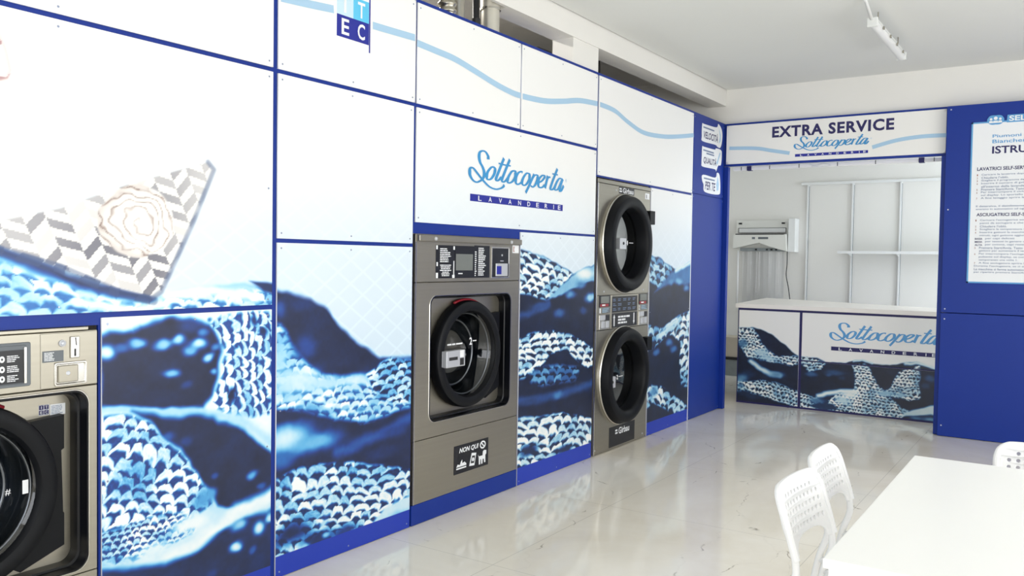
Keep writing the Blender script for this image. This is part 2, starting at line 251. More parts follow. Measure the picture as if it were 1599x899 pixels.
# ------------------------------------------------------------------ measured outlines (metres on each board)
ART = {
 'linen': [
  ('P',[(1.248,1.486),(1.363,1.461),(1.552,1.383),(1.763,1.323),(1.933,1.29),(1.947,1.302),(2.059,1.325),(2.21,1.338),(2.338,1.336),(2.504,1.294),(2.549,1.107),(1.246,1.189)],0.012,0.72),
  ('K',[(1.248,1.435),(1.363,1.415),(1.486,1.368),(1.62,1.326),(1.919,1.275),(2.089,1.311),(2.511,1.294),(2.512,1.166),(1.247,1.21)],0.015,-0.15,(0.074,0.04),0.42,1.0,0.55),
  ('S',[(1.248,1.475),(1.363,1.453),(1.487,1.405),(1.62,1.353),(1.763,1.313),(1.906,1.286)],0.028,0.02,0.12),
  ('S',[(1.974,1.289),(2.179,1.31),(2.406,1.266)],0.03,0.03,0.97),
  ('P',[(2.355,1.344),(2.503,1.337),(2.518,1.286),(2.44,1.296)],0.012,0.14),
  ('S',[(1.619,1.28),(1.814,1.25),(1.974,1.249)],0.02,0.02,0.95),
 ],
 'lower': [
  ('P',[(1.702,1.243),(2.518,1.216),(2.529,-0.193),(1.702,0.098)],0.002,0.93),
  ('P',[(1.702,1.145),(1.75,1.165),(1.837,1.16),(1.863,1.182),(1.969,1.198),(2.017,1.196),(2.08,1.186),(2.169,1.165),(2.214,1.104),(2.23,1.044),(2.215,0.941),(2.185,0.873),(2.14,0.827),(1.969,0.847),(1.702,0.881)],0.02,0.06),
  ('B',(1.732,1.088),(0.036,0.022),0.92),
  ('B',(1.793,1.098),(0.025,0.015),0.4),
  ('B',(1.853,1.114),(0.032,0.018),0.72),
  ('B',(1.965,1.1),(0.041,0.018),0.72),
  ('B',(2.034,1.114),(0.025,0.018),0.8),
  ('B',(2.118,1.092),(0.036,0.018),0.88),
  ('B',(2.081,1.069),(0.029,0.017),0.62),
  ('B',(2.169,1.036),(0.023,0.016),0.8),
  ('B',(2.0,0.992),(0.035,0.016),0.66),
  ('B',(2.196,0.972),(0.017,0.013),0.6),
  ('B',(2.067,0.932),(0.021,0.016),0.22),
  ('B',(1.996,1.175),(0.031,0.025),0.02),
  ('B',(2.08,1.164),(0.043,0.025),0.2),
  ('B',(2.139,1.135),(0.022,0.016),0.5),
  ('B',(2.169,1.188),(0.012,0.009),0.45),
  ('B',(2.199,1.073),(0.019,0.016),0.5),
  ('K',[(2.176,1.165),(2.229,1.201),(2.509,1.209),(2.513,0.741),(2.426,0.753),(2.302,0.771),(2.216,0.81),(2.185,0.853),(2.238,0.939),(2.253,1.036),(2.214,1.104)],0.012,-1.5,(0.06,0.042),0.25,1.0,0.8),
  ('B',(2.286,0.86),(0.018,0.03),0.05),
  ('B',(2.449,1.123),(0.022,0.015),0.1),
  ('B',(2.398,1.166),(0.017,0.021),0.15),
  ('B',(2.301,1.065),(0.011,0.011),0.2),
  ('B',(2.433,0.986),(0.015,0.01),0.25),
  ('B',(2.477,0.808),(0.018,0.009),0.2),
  ('S',[(1.702,0.878),(1.902,0.847),(2.004,0.839),(2.111,0.815),(2.231,0.785)],0.012,0.02,0.78),
  ('P',[(1.825,0.852),(2.004,0.814),(2.111,0.799),(2.247,0.773),(2.343,0.718),(2.427,0.636),(2.523,0.549),(2.524,0.379),(2.305,0.367),(2.187,0.409),(2.119,0.554),(2.039,0.677),(1.97,0.733)],0.02,0.07),
  ('S',[(2.231,0.781),(2.327,0.751),(2.418,0.692),(2.514,0.607)],0.03,0.03,0.8),
  ('B',(2.202,0.537),(0.016,0.012),0.3),
  ('B',(2.394,0.499),(0.024,0.017),0.6),
  ('B',(2.447,0.439),(0.02,0.014),0.35),
  ('B',(2.068,0.704),(0.029,0.019),0.2),
  ('B',(1.99,0.736),(0.027,0.019),0.35),
  ('P',[(1.702,0.87),(1.806,0.852),(1.902,0.805),(1.97,0.733),(2.004,0.696),(2.082,0.606),(2.179,0.476),(2.218,0.408),(2.313,0.365),(2.515,0.395),(2.516,0.338),(2.249,0.287),(2.091,0.29),(1.95,0.254),(1.812,0.257),(1.702,0.302)],0.015,0.85),
  ('K',[(1.702,0.853),(1.806,0.843),(1.902,0.796),(1.97,0.727),(2.004,0.696),(2.061,0.635),(2.119,0.554),(2.172,0.471),(2.187,0.415),(2.04,0.361),(1.957,0.283),(1.812,0.275),(1.702,0.308)],0.012,-0.38,(0.062,0.05),0.2,1.0,0.8),
  ('K',[(1.903,0.439),(2.054,0.421),(2.112,0.329),(1.984,0.294),(1.838,0.292),(1.702,0.331),(1.702,0.419)],0.015,-0.03,(0.032,0.022),0.2,1.0,0.9),
  ('B',(2.149,0.45),(0.044,0.029),0.55),
  ('B',(2.187,0.468),(0.023,0.019),0.55),
  ('B',(1.923,0.292),(0.08,0.037),0.9),
  ('B',(2.083,0.363),(0.08,0.032),0.97),
  ('S',[(2.524,0.393),(2.429,0.372),(2.313,0.365),(2.203,0.299),(2.084,0.247),(1.998,0.233)],0.04,0.035,0.97),
  ('P',[(2.525,0.329),(2.472,0.32),(2.346,0.324),(2.218,0.289),(2.084,0.241),(1.971,0.229),(1.812,0.257),(1.702,0.288),(1.701,0.039),(2.53,-0.265)],0.02,0.1),
  ('B',(2.306,0.205),(0.026,0.02),0.92),
  ('B',(2.321,0.296),(0.036,0.023),0.75),
  ('B',(2.434,0.26),(0.03,0.028),0.9),
  ('B',(2.396,0.173),(0.021,0.014),0.35),
  ('B',(2.49,0.295),(0.022,0.018),0.85),
  ('B',(2.188,0.125),(0.023,0.016),0.2),
 ],
 'tall': [
  ('P',[(2.475,1.318),(2.606,1.293),(2.721,1.263),(2.818,1.215),(2.894,1.138),(3.025,1.036),(3.192,0.946),(3.25,0.941),(3.339,0.939),(3.527,0.912),(3.549,-0.301),(2.485,0.024)],0.02,0.07),
  ('K',[(2.476,1.165),(2.541,1.153),(2.608,1.045),(2.701,0.958),(2.797,0.9),(3.082,0.855),(3.193,0.912),(3.339,0.929),(3.527,0.881),(3.532,0.649),(3.314,0.648),(3.058,0.626),(2.703,0.725),(2.479,0.779)],0.02,-0.11,(0.068,0.038),0.3,0.95,0.35),
  ('B',(2.632,0.885),(0.137,0.053),0.85),
  ('B',(2.542,0.998),(0.043,0.06),0.75),
  ('B',(2.822,0.855),(0.123,0.03),0.8),
  ('B',(3.028,0.851),(0.107,0.027),0.85),
  ('B',(2.7,1.038),(0.058,0.045),0.25),
  ('B',(2.54,1.222),(0.031,0.034),0.3),
  ('B',(2.746,1.16),(0.071,0.053),0.1),
  ('B',(2.675,1.235),(0.069,0.032),0.16),
  ('K',[(3.095,0.873),(3.193,0.912),(3.279,0.938),(3.527,0.891),(3.531,0.681),(3.313,0.689),(3.167,0.747)],0.012,0.14,(0.08,0.038),0.08,1.0,0.7),
  ('B',(2.61,0.8),(0.031,0.014),0.8),
  ('B',(2.691,0.796),(0.028,0.013),0.95),
  ('B',(2.774,0.777),(0.034,0.015),0.95),
  ('B',(2.848,0.747),(0.038,0.015),1.0),
  ('B',(2.95,0.714),(0.036,0.013),0.7),
  ('B',(3.057,0.694),(0.032,0.013),0.5),
  ('B',(2.645,0.756),(0.028,0.011),0.5),
  ('B',(2.727,0.74),(0.033,0.011),0.6),
  ('P',[(2.479,0.769),(2.703,0.701),(2.952,0.601),(3.197,0.605),(3.531,0.659),(3.537,0.363),(3.426,0.317),(3.201,0.382),(2.953,0.456),(2.706,0.46),(2.482,0.405)],0.015,0.07),
  ('B',(2.578,0.62),(0.134,0.066),0.86),
  ('B',(2.752,0.578),(0.144,0.04),0.62),
  ('B',(2.546,0.53),(0.077,0.038),0.4),
  ('S',[(2.901,0.509),(3.198,0.545),(3.532,0.621)],0.03,0.04,0.32),
  ('B',(2.567,0.718),(0.111,0.021),0.08),
  ('B',(3.228,0.45),(0.116,0.03),0.14),
  ('B',(3.315,0.546),(0.09,0.03),0.22),
  ('K',[(2.482,0.439),(2.525,0.451),(2.613,0.475),(2.802,0.469),(3.033,0.437),(3.229,0.38),(3.426,0.317),(3.539,0.277),(3.542,0.085),(3.293,0.094),(3.092,0.094),(2.71,0.065),(2.485,0.077)],0.01,-0.17,(0.086,0.046),0.12,1.0,0.75),
  ('P',[(3.12,0.087),(3.233,0.148),(3.476,0.196),(3.54,0.192),(3.543,0.043)],0.012,0.85),
  ('B',(2.616,0.18),(0.114,0.044),0.1),
  ('B',(2.781,0.118),(0.098,0.037),0.12),
  ('B',(2.958,0.109),(0.079,0.029),0.2),
  ('B',(2.817,0.183),(0.024,0.015),0.8),
  ('B',(2.698,0.104),(0.024,0.014),0.7),
  ('B',(2.83,0.124),(0.02,0.011),0.7),
  ('B',(3.353,0.089),(0.077,0.025),0.6),
 ],
 'between': [
  ('P',[(4.383,1.545),(4.464,1.532),(4.616,1.504),(4.83,1.46),(5.059,1.403),(5.159,1.363),(5.301,1.403),(5.559,1.441),(5.628,-0.254),(4.426,0.006)],0.012,0.04),
  ('K',[(4.383,1.536),(4.465,1.525),(4.616,1.498),(4.83,1.454),(5.059,1.397),(5.147,1.359),(4.967,1.256),(4.821,1.183),(4.59,1.227),(4.391,1.25)],0.012,-0.22,(0.114,0.05),0.06,1.0,0.75),
  ('P',[(4.802,1.193),(5.16,1.353),(5.301,1.399),(5.56,1.437),(5.564,1.319),(5.264,1.281),(4.988,1.207)],0.012,0.62),
  ('B',(5.324,1.362),(0.126,0.033),0.95),
  ('B',(5.416,1.185),(0.077,0.029),0.75),
  ('B',(5.264,1.281),(0.066,0.024),0.45),
  ('B',(4.973,1.09),(0.062,0.027),0.35),
  ('B',(4.732,1.148),(0.107,0.026),0.3),
  ('B',(5.313,1.096),(0.05,0.025),0.25),
  ('B',(5.125,1.213),(0.064,0.024),0.5),
  ('S',[(4.396,1.079),(4.594,1.106),(4.839,1.172)],0.03,0.03,0.25),
  ('K',[(4.4,0.944),(4.481,0.951),(4.632,0.974),(4.883,0.974),(5.115,0.934),(5.321,0.869),(5.587,0.764),(5.591,0.668),(5.371,0.678),(5.243,0.732),(5.079,0.836),(4.888,0.822),(4.744,0.749),(4.606,0.697),(4.407,0.682)],0.012,-0.07,(0.112,0.05),0.06,1.0,0.7),
  ('K',[(4.606,0.716),(4.853,0.748),(5.043,0.73),(5.286,0.687),(5.207,0.593),(4.749,0.615),(4.607,0.659)],0.02,-0.07,(0.098,0.046),0.05,0.5,0.5),
  ('S',[(4.411,0.545),(4.935,0.525),(5.595,0.56)],0.025,0.04,0.26),
  ('B',(4.973,0.526),(0.054,0.024),0.45),
  ('B',(4.611,0.528),(0.103,0.023),0.2),
  ('K',[(4.414,0.436),(4.546,0.435),(4.755,0.418),(5.055,0.39),(5.607,0.264),(5.616,0.051),(5.226,0.079),(4.837,0.101),(4.423,0.116)],0.01,-0.13,(0.128,0.056),0.08,1.0,0.7),
  ('B',(4.621,0.208),(0.103,0.038),0.1),
  ('B',(5.064,0.129),(0.099,0.03),0.12),
 ],
 'narrow': [
  ('P',[(6.297,1.539),(6.446,1.51),(6.641,1.48),(6.903,1.404),(7.016,1.393),(7.263,1.457),(7.416,1.481),(7.522,-0.296),(6.375,-0.093)],0.012,0.035),
  ('K',[(6.297,1.528),(6.447,1.504),(6.641,1.474),(6.889,1.404),(6.865,1.337),(6.628,1.23),(6.445,1.286),(6.307,1.314)],0.012,-0.28,(0.116,0.064),0.05,0.95,0.75),
  ('P',[(6.525,1.205),(6.863,1.365),(7.031,1.393),(7.279,1.451),(7.416,1.475),(7.428,1.274),(7.185,1.248),(6.895,1.281)],0.02,0.4),
  ('S',[(6.96,1.381),(7.175,1.427),(7.385,1.469)],0.03,0.02,0.9),
  ('B',(7.037,1.279),(0.072,0.028),0.6),
  ('B',(7.217,1.219),(0.06,0.029),0.5),
  ('B',(6.868,1.281),(0.055,0.022),0.5),
  ('K',[(6.387,0.943),(6.685,0.883),(6.764,0.907),(6.983,0.974),(7.412,1.025),(7.455,0.305),(7.149,0.323),(7.09,0.589),(7.112,0.732),(6.921,0.819),(6.717,0.788),(6.524,0.72),(6.398,0.715)],0.012,0.19,(0.11,0.068),0.08,0.95,0.75),
  ('S',[(6.649,0.82),(6.847,0.891),(7.056,0.947)],0.04,0.03,0.85),
  ('B',(6.956,0.686),(0.07,0.028),0.4),
  ('B',(6.59,0.688),(0.065,0.027),0.4),
  ('B',(6.855,0.75),(0.07,0.028),0.45),
  ('K',[(6.387,0.439),(6.711,0.385),(6.935,0.297),(7.279,0.143),(7.437,0.079),(7.105,0.068),(6.817,0.166),(6.547,0.258),(6.397,0.224)],0.012,-0.35,(0.124,0.074),0.06,0.95,0.7),
  ('B',(6.542,0.356),(0.078,0.044),0.5),
 ],
 'counter': [
  ('P',[(-0.03,0.776),(0.146,0.796),(0.243,0.779),(0.378,0.72),(0.493,0.634),(0.587,0.547),(0.643,0.528),(0.805,0.53),(0.913,0.49),(1.052,0.495),(1.154,0.526),(1.221,0.537),(1.323,0.509),(1.487,0.509),(1.647,0.557),(1.742,0.554),(1.836,0.521),(1.96,0.48),(1.981,-0.219),(0.002,-0.493)],0.01,0.05),
  ('K',[(-0.03,0.776),(0.147,0.79),(0.216,0.72),(0.257,0.636),(0.316,0.564),(0.44,0.513),(0.697,0.533),(0.913,0.487),(0.861,0.42),(0.738,0.372),(0.645,0.458),(0.554,0.422),(0.442,0.441),(0.251,0.464),(0.115,0.482),(0.054,0.565),(-0.027,0.675)],0.012,-0.07,(0.04,0.032),0.08,1.0,0.85),
  ('B',(0.249,0.54),(0.077,0.03),0.7),
  ('B',(0.327,0.489),(0.076,0.026),0.7),
  ('B',(0.053,0.623),(0.049,0.039),0.4),
  ('S',[(0.155,0.437),(0.254,0.368),(0.35,0.329),(0.445,0.318)],0.03,0.03,0.82),
  ('B',(0.407,0.324),(0.075,0.03),0.5),
  ('B',(0.12,0.299),(0.068,0.039),0.12),
  ('B',(0.062,0.255),(0.059,0.039),0.45),
  ('B',(0.044,0.205),(0.04,0.031),0.6),
  ('K',[(-0.016,0.209),(0.102,0.224),(0.257,0.254),(0.409,0.249),(0.541,0.201),(0.671,0.161),(0.816,0.135),(0.925,0.04),(0.997,-0.025),(0.784,-0.013),(0.601,0.023),(0.414,0.059),(0.261,0.091),(0.125,0.106),(-0.013,0.111)],0.012,-0.19,(0.04,0.032),0.06,1.0,0.8),
  ('B',(0.086,0.102),(0.078,0.035),0.1),
  ('B',(0.203,0.075),(0.077,0.027),0.12),
  ('B',(0.045,0.176),(0.04,0.024),0.4),
  ('P',[(0.844,0.4),(0.983,0.458),(1.122,0.46),(1.159,0.355),(1.17,0.257),(1.059,0.219),(0.921,0.194),(0.815,0.154),(0.688,0.182),(0.653,0.272),(0.666,0.347)],0.012,0.04),
  ('B',(0.985,0.394),(0.087,0.025),0.25),
  ('B',(0.756,0.356),(0.054,0.022),0.3),
  ('B',(1.056,0.346),(0.035,0.018),0.15),
  ('B',(0.933,0.371),(0.028,0.015),0.3),
  ('K',[(1.138,0.476),(1.256,0.504),(1.308,0.458),(1.378,0.322),(1.445,0.258),(1.493,0.298),(1.539,0.39),(1.57,0.454),(1.742,0.526),(1.754,0.219),(1.673,0.19),(1.561,0.208),(1.479,0.217),(1.595,0.115),(1.676,0.089),(1.598,0.01),(1.502,-0.019),(1.27,-0.011),(1.065,0.01),(0.925,0.022),(0.923,0.113),(0.991,0.185),(1.094,0.204),(1.17,0.248),(1.185,0.34)],0.01,-0.03,(0.036,0.028),0.08,1.0,0.85),
  ('S',[(0.833,0.15),(0.956,0.194),(1.077,0.221),(1.196,0.229)],0.03,0.02,0.93),
  ('B',(1.446,0.24),(0.081,0.028),0.6),
  ('B',(1.062,0.128),(0.069,0.036),0.75),
  ('B',(1.129,0.19),(0.068,0.025),0.92),
  ('B',(1.592,0.237),(0.048,0.021),0.6),
  ('B',(0.817,0.102),(0.071,0.03),0.4),
  ('P',[(1.306,0.512),(1.422,0.5),(1.536,0.499),(1.647,0.539),(1.561,0.462),(1.5,0.334),(1.445,0.284),(1.386,0.34),(1.325,0.442)],0.01,0.04),
  ('S',[(1.154,0.517),(1.23,0.534),(1.323,0.513)],0.016,0.012,0.8),
  ('S',[(1.615,0.537),(1.742,0.547),(1.898,0.509)],0.02,0.015,0.85),
  ('P',[(1.748,0.444),(1.822,0.471),(1.96,0.471),(1.969,0.19),(1.785,0.136),(1.643,0.146),(1.594,0.167),(1.673,0.185),(1.754,0.219)],0.01,0.04),
  ('B',(1.824,0.416),(0.047,0.027),0.25),
  ('B',(1.795,0.344),(0.032,0.024),0.15),
  ('P',[(1.566,0.023),(1.66,0.087),(1.754,0.132),(1.969,0.19),(1.972,0.071),(1.756,0.063)],0.012,0.8),
  ('P',[(0.728,0.041),(0.853,0.087),(0.976,0.086),(1.03,0.034),(0.89,0.01)],0.012,0.18),
  ('P',[(1.599,0.001),(1.756,0.06),(1.849,0.077),(1.973,0.046),(1.981,-0.219),(1.606,-0.27)],0.015,0.12),
  ('B',(1.85,0.031),(0.062,0.017),0.5),
  ('B',(1.725,0.034),(0.047,0.014),0.4),
 ],
}
PIC = {'napkin': [(1.248,1.516),(1.344,1.547),(1.563,1.606),(1.727,1.674),(1.839,1.718),(2.161,1.828),(2.189,1.8),(2.088,1.573),(1.952,1.307),(1.919,1.285),(1.763,1.323),(1.363,1.468),(1.248,1.512)],'rose': ((1.853,1.572),(2.001,1.579),(1.853,1.442)),'coldir': ((1.563,1.613),(1.678,1.366)),'cw': ((1.519,1.394),(1.574,1.394)),'ch': ((1.574,1.439),(1.574,1.387)),'spoon': [(1.362,2.043),(1.391,2.032),(1.473,1.687),(1.449,1.681)],'spoonbase': [(1.364,1.605),(1.462,1.689),(1.487,1.684),(1.563,1.613),(1.404,1.554),(1.305,1.539)],'pink': [(1.289,2.171),(1.366,2.165),(1.386,2.121),(1.402,2.051),(1.389,2.023),(1.346,2.003),(1.288,1.988)]}
LOGO = {'strokes': [[(4.11,2.048),(4.107,2.068),(4.082,2.089),(4.052,2.092),(4.026,2.08),(4.018,2.054),(4.029,2.023),(4.053,1.998),(4.069,1.972),(4.07,1.949),(4.054,1.926),(4.023,1.91),(3.992,1.903),(3.958,1.913),(3.932,1.938),(3.928,1.967),(3.941,1.982),(3.964,1.98),(3.999,1.958),(4.039,1.932),(4.087,1.904),(4.135,1.884),(4.193,1.877),(4.243,1.886),(4.268,1.897),(4.282,1.91)],[(4.165,2.009),(4.141,2.002),(4.109,1.975),(4.098,1.946),(4.11,1.929),(4.142,1.936),(4.174,1.967),(4.182,1.997),(4.165,2.009)],[(4.276,2.073),(4.247,2.027),(4.215,1.976),(4.195,1.941),(4.204,1.93),(4.225,1.937),(4.249,1.955)],[(4.34,2.072),(4.311,2.028),(4.278,1.977),(4.258,1.942),(4.267,1.928),(4.292,1.935),(4.326,1.962)],[(4.218,2.036),(4.273,2.033),(4.35,2.033)],[(4.394,2.007),(4.364,2.0),(4.33,1.967),(4.318,1.937),(4.335,1.927),(4.37,1.939),(4.4,1.969),(4.403,1.999),(4.394,2.007)],[(4.484,2.004),(4.47,2.01),(4.439,1.999),(4.413,1.97),(4.409,1.94),(4.427,1.926),(4.459,1.935),(4.485,1.952)],[(4.557,2.006),(4.529,2.003),(4.494,1.972),(4.481,1.942),(4.499,1.926),(4.531,1.936),(4.563,1.968),(4.566,1.996),(4.557,2.006)],[(4.622,2.007),(4.595,1.971),(4.559,1.923),(4.524,1.88)],[(4.604,1.982),(4.632,2.002),(4.66,2.002),(4.661,1.977),(4.634,1.939),(4.606,1.924),(4.582,1.93)],[(4.681,1.958),(4.719,1.974),(4.748,1.998),(4.742,2.01),(4.713,2.005),(4.68,1.979),(4.672,1.947),(4.687,1.928),(4.721,1.931),(4.749,1.949)],[(4.79,2.012),(4.78,1.985),(4.767,1.955),(4.756,1.928)],[(4.776,1.977),(4.791,1.996),(4.809,2.006),(4.823,2.003)],[(4.913,2.07),(4.887,2.034),(4.85,1.978),(4.826,1.934),(4.836,1.924),(4.858,1.93),(4.879,1.946)],[(4.846,2.031),(4.918,2.03)],[(4.97,2.007),(4.939,2.007),(4.904,1.977),(4.88,1.938),(4.895,1.926),(4.931,1.942),(4.971,1.994)],[(4.986,2.008),(4.956,1.96),(4.947,1.925),(4.968,1.929),(4.998,1.964)]],'bar': [(3.934,1.839),(4.987,1.835),(4.988,1.8),(3.935,1.804)],'reg': [(5.019,2.051)]}
WAVES = [[(2.397,2.591),(2.573,2.591),(2.704,2.602),(2.847,2.616)],[(3.112,2.604),(3.243,2.608),(3.433,2.615)],[(3.449,2.592),(3.604,2.584),(3.774,2.574),(3.956,2.545),(4.184,2.505),(4.357,2.485),(4.451,2.483)],[(4.473,2.483),(4.733,2.497),(4.98,2.535),(5.2,2.576),(5.464,2.596)],[(5.503,2.598),(5.739,2.588),(5.959,2.537),(6.251,2.492),(6.627,2.51),(6.966,2.554),(7.302,2.609)]]
HWAVES = [[(0.052,2.581),(0.314,2.565),(0.469,2.534),(0.639,2.5)],[(1.371,2.51),(1.571,2.559),(1.776,2.579),(1.965,2.577)]]

# ------------------------------------------------------------------ the printed artwork (computed on the boards)
def seg_dist(y, z, P, closed=True):
    n = len(P); d = np.full(y.shape, 1e9); inside = np.zeros(y.shape, bool)
    for i in range(n if closed else n-1):
        ax, ay = P[i]; bx, by = P[(i+1) % n]; ex, ey = bx-ax, by-ay; L = ex*ex+ey*ey+1e-12
        t = np.clip(((y-ax)*ex+(z-ay)*ey)/L, 0, 1); dx = y-ax-t*ex; dy = z-ay-t*ey
        d = np.minimum(d, dx*dx+dy*dy)
        if closed:
            c = ((ay > z) != (by > z)) & (y < (bx-ax)*(z-ay)/(by-ay+1e-12)+ax); inside ^= c
    d = np.sqrt(d)
    return np.where(inside, -d, d) if closed else d
def h2(i, j, s=0):
    v = np.sin(i*127.1+j*311.7+s*74.7)*43758.5453; return v-np.floor(v)
def vnoise(x, y, s=0):
    i = np.floor(x); j = np.floor(y); a = x-i; b = y-j; a = a*a*(3-2*a); b = b*b*(3-2*b)
    return (h2(i,j,s)*(1-a)+h2(i+1,j,s)*a)*(1-b)+(h2(i,j+1,s)*(1-a)+h2(i+1,j+1,s)*a)*b
def sst(a, b, x): t = np.clip((x-a)/(b-a+1e-9), 0, 1); return t*t*(3-2*t)
def knit(y, z, ang, pitch, sharp):
    pu, pv = pitch; c, s = math.cos(ang), math.sin(ang)
    u = (y*c+z*s)/pu; v = (-y*s+z*c)/pv
    u, v = u+0.9*(vnoise(u*0.5, v*0.5, 1)-0.5)+0.25*(vnoise(u*2.1, v*2.1, 17)-0.5), v+1.1*(vnoise(u*0.4, v*0.4, 2)-0.5)+0.25*(vnoise(u*2.3, v*2.3, 18)-0.5)
    j = np.floor(v); uu = u+0.5*(j % 2)+0.2*h2(j, j*0, 3); i = np.floor(uu); a = uu-i-0.5; b = v-j-0.5
    w = 0.10+(1-sharp)*0.35; jx = 0.22*(h2(i,j,13)-0.5); jy = 0.25*(h2(i,j,14)-0.5)
    a1 = a-jx; b1 = b-jy; arch = 0.26-2.1*a1*a1; d = np.abs(b1-arch)
    th = 0.15+0.12*h2(i,j,5)-0.10*np.abs(a1)
    val = 1-sst(th, th+0.10+w, d)
    blob = 1-sst(0.16, 0.34+w, np.hypot(a1*1.1, b1-0.14)); val = np.maximum(val, blob)
    val *= 0.62+0.46*h2(i, j, 7)
    val *= 0.80+0.32*sst(0.25, 0.6, vnoise(u*0.33+4, v*0.33, 15))
    fib = vnoise(u*7+b*4, v*7, 9)*0.6+vnoise(u*15, v*13, 11)*0.4-0.5
    return np.clip(val+fib*0.5*sharp*sharp, 0, 1.1)
RT = [0, .08, .25, .42, .58, .75, .9, 1.0]
RC = np.array([(16,25,54),(24,37,76),(32,66,146),(42,112,190),(92,176,228),(165,219,246),(226,243,251),(250,252,252)])/255.0
RC2 = np.array([(13,19,38),(21,33,60),(40,72,118),(78,126,168),(138,182,208),(198,222,230),(234,240,238),(250,250,246)])/255.0
def paint(y, z, ops, solid=0.1, seed=0):
    """returns sRGB colours for points on the board"""
    zz = z
    top = np.array([.972,.972,.966]); k1 = sst(2.2, 1.25, z)[:, None] if z.max() > 1.1 else np.ones((len(z),1))
    sky = top*(1-k1)+np.array([.875,.93,.975])*k1
    k2 = sst(1.35, 0.9, z)[:, None]; sky = sky*(1-0.5*k2)+np.array([.80,.885,.96])*0.5*k2
    a = (y/0.17+z/0.115); b = (y/0.17-z/0.115)
    dm = np.minimum(np.abs(a-np.round(a)), np.abs(b-np.round(b))); line = (1-sst(0.03, 0.09, dm))*sst(1.95, 1.2, z)
    sky = sky+(0.028*line-0.012*sst(1.95, 1.3, z))[:, None]
    return sky
def paint_ops(y, z, ops, T, Mk):
    for o in ops:
        P = o[1] if o[0] != 'B' else [o[1]]
        if o[0] == 'B': pad = 2.6*max(o[2])
        elif o[0] == 'S': pad = o[2]+o[3]+0.02
        elif o[0] == 'P': pad = o[2]*2+0.01
        else: pad = o[2]*2+0.01
        ys = [p[0] for p in P]; zs = [p[1] for p in P]
        ix = np.nonzero((y > min(ys)-pad) & (y < max(ys)+pad) & (z > min(zs)-pad) & (z < max(zs)+pad))[0]
        if not len(ix): continue
        yy, zz = y[ix], z[ix]
        wy = yy+0.012*(vnoise(yy*22, zz*22, 31)-0.5)+0.02*(vnoise(yy*9, zz*9, 33)-0.5); wz = zz+0.010*(vnoise(yy*24, zz*24, 32)-0.5)+0.014*(vnoise(yy*8, zz*8, 34)-0.5)
        if o[0] == 'P':
            m = sst(o[2], -o[2], seg_dist(wy, wz, P)); T[ix] = T[ix]*(1-m)+(o[3]+0.05*(vnoise(yy*14, zz*18, 41)-0.5))*m
            Mk[ix] = np.maximum(Mk[ix], m)
        elif o[0] == 'S':
            m = sst(o[2]/2+o[3], max(o[2]/2-o[3], 0), seg_dist(wy, wz, P, False)); T[ix] = T[ix]*(1-m)+o[4]*m; Mk[ix] = np.maximum(Mk[ix], m)
        elif o[0] == 'B':
            q = ((wy-P[0][0])/o[2][0])**2+((wz-P[0][1])/o[2][1])**2; m = np.exp(-q**1.5*0.7); m[q > 6] = 0
            T[ix] = T[ix]*(1-m)+o[3]*m
        else:
            _, _, fe, ang, pitch, lo, hi, sharp = o
            m = sst(fe, -fe, seg_dist(wy, wz, P)); kv = knit(yy, zz, ang, pitch, sharp)
            T[ix] = T[ix]*(1-m)+(lo+(hi-lo)*kv)*m; Mk[ix] = np.maximum(Mk[ix], m)
    return T, Mk
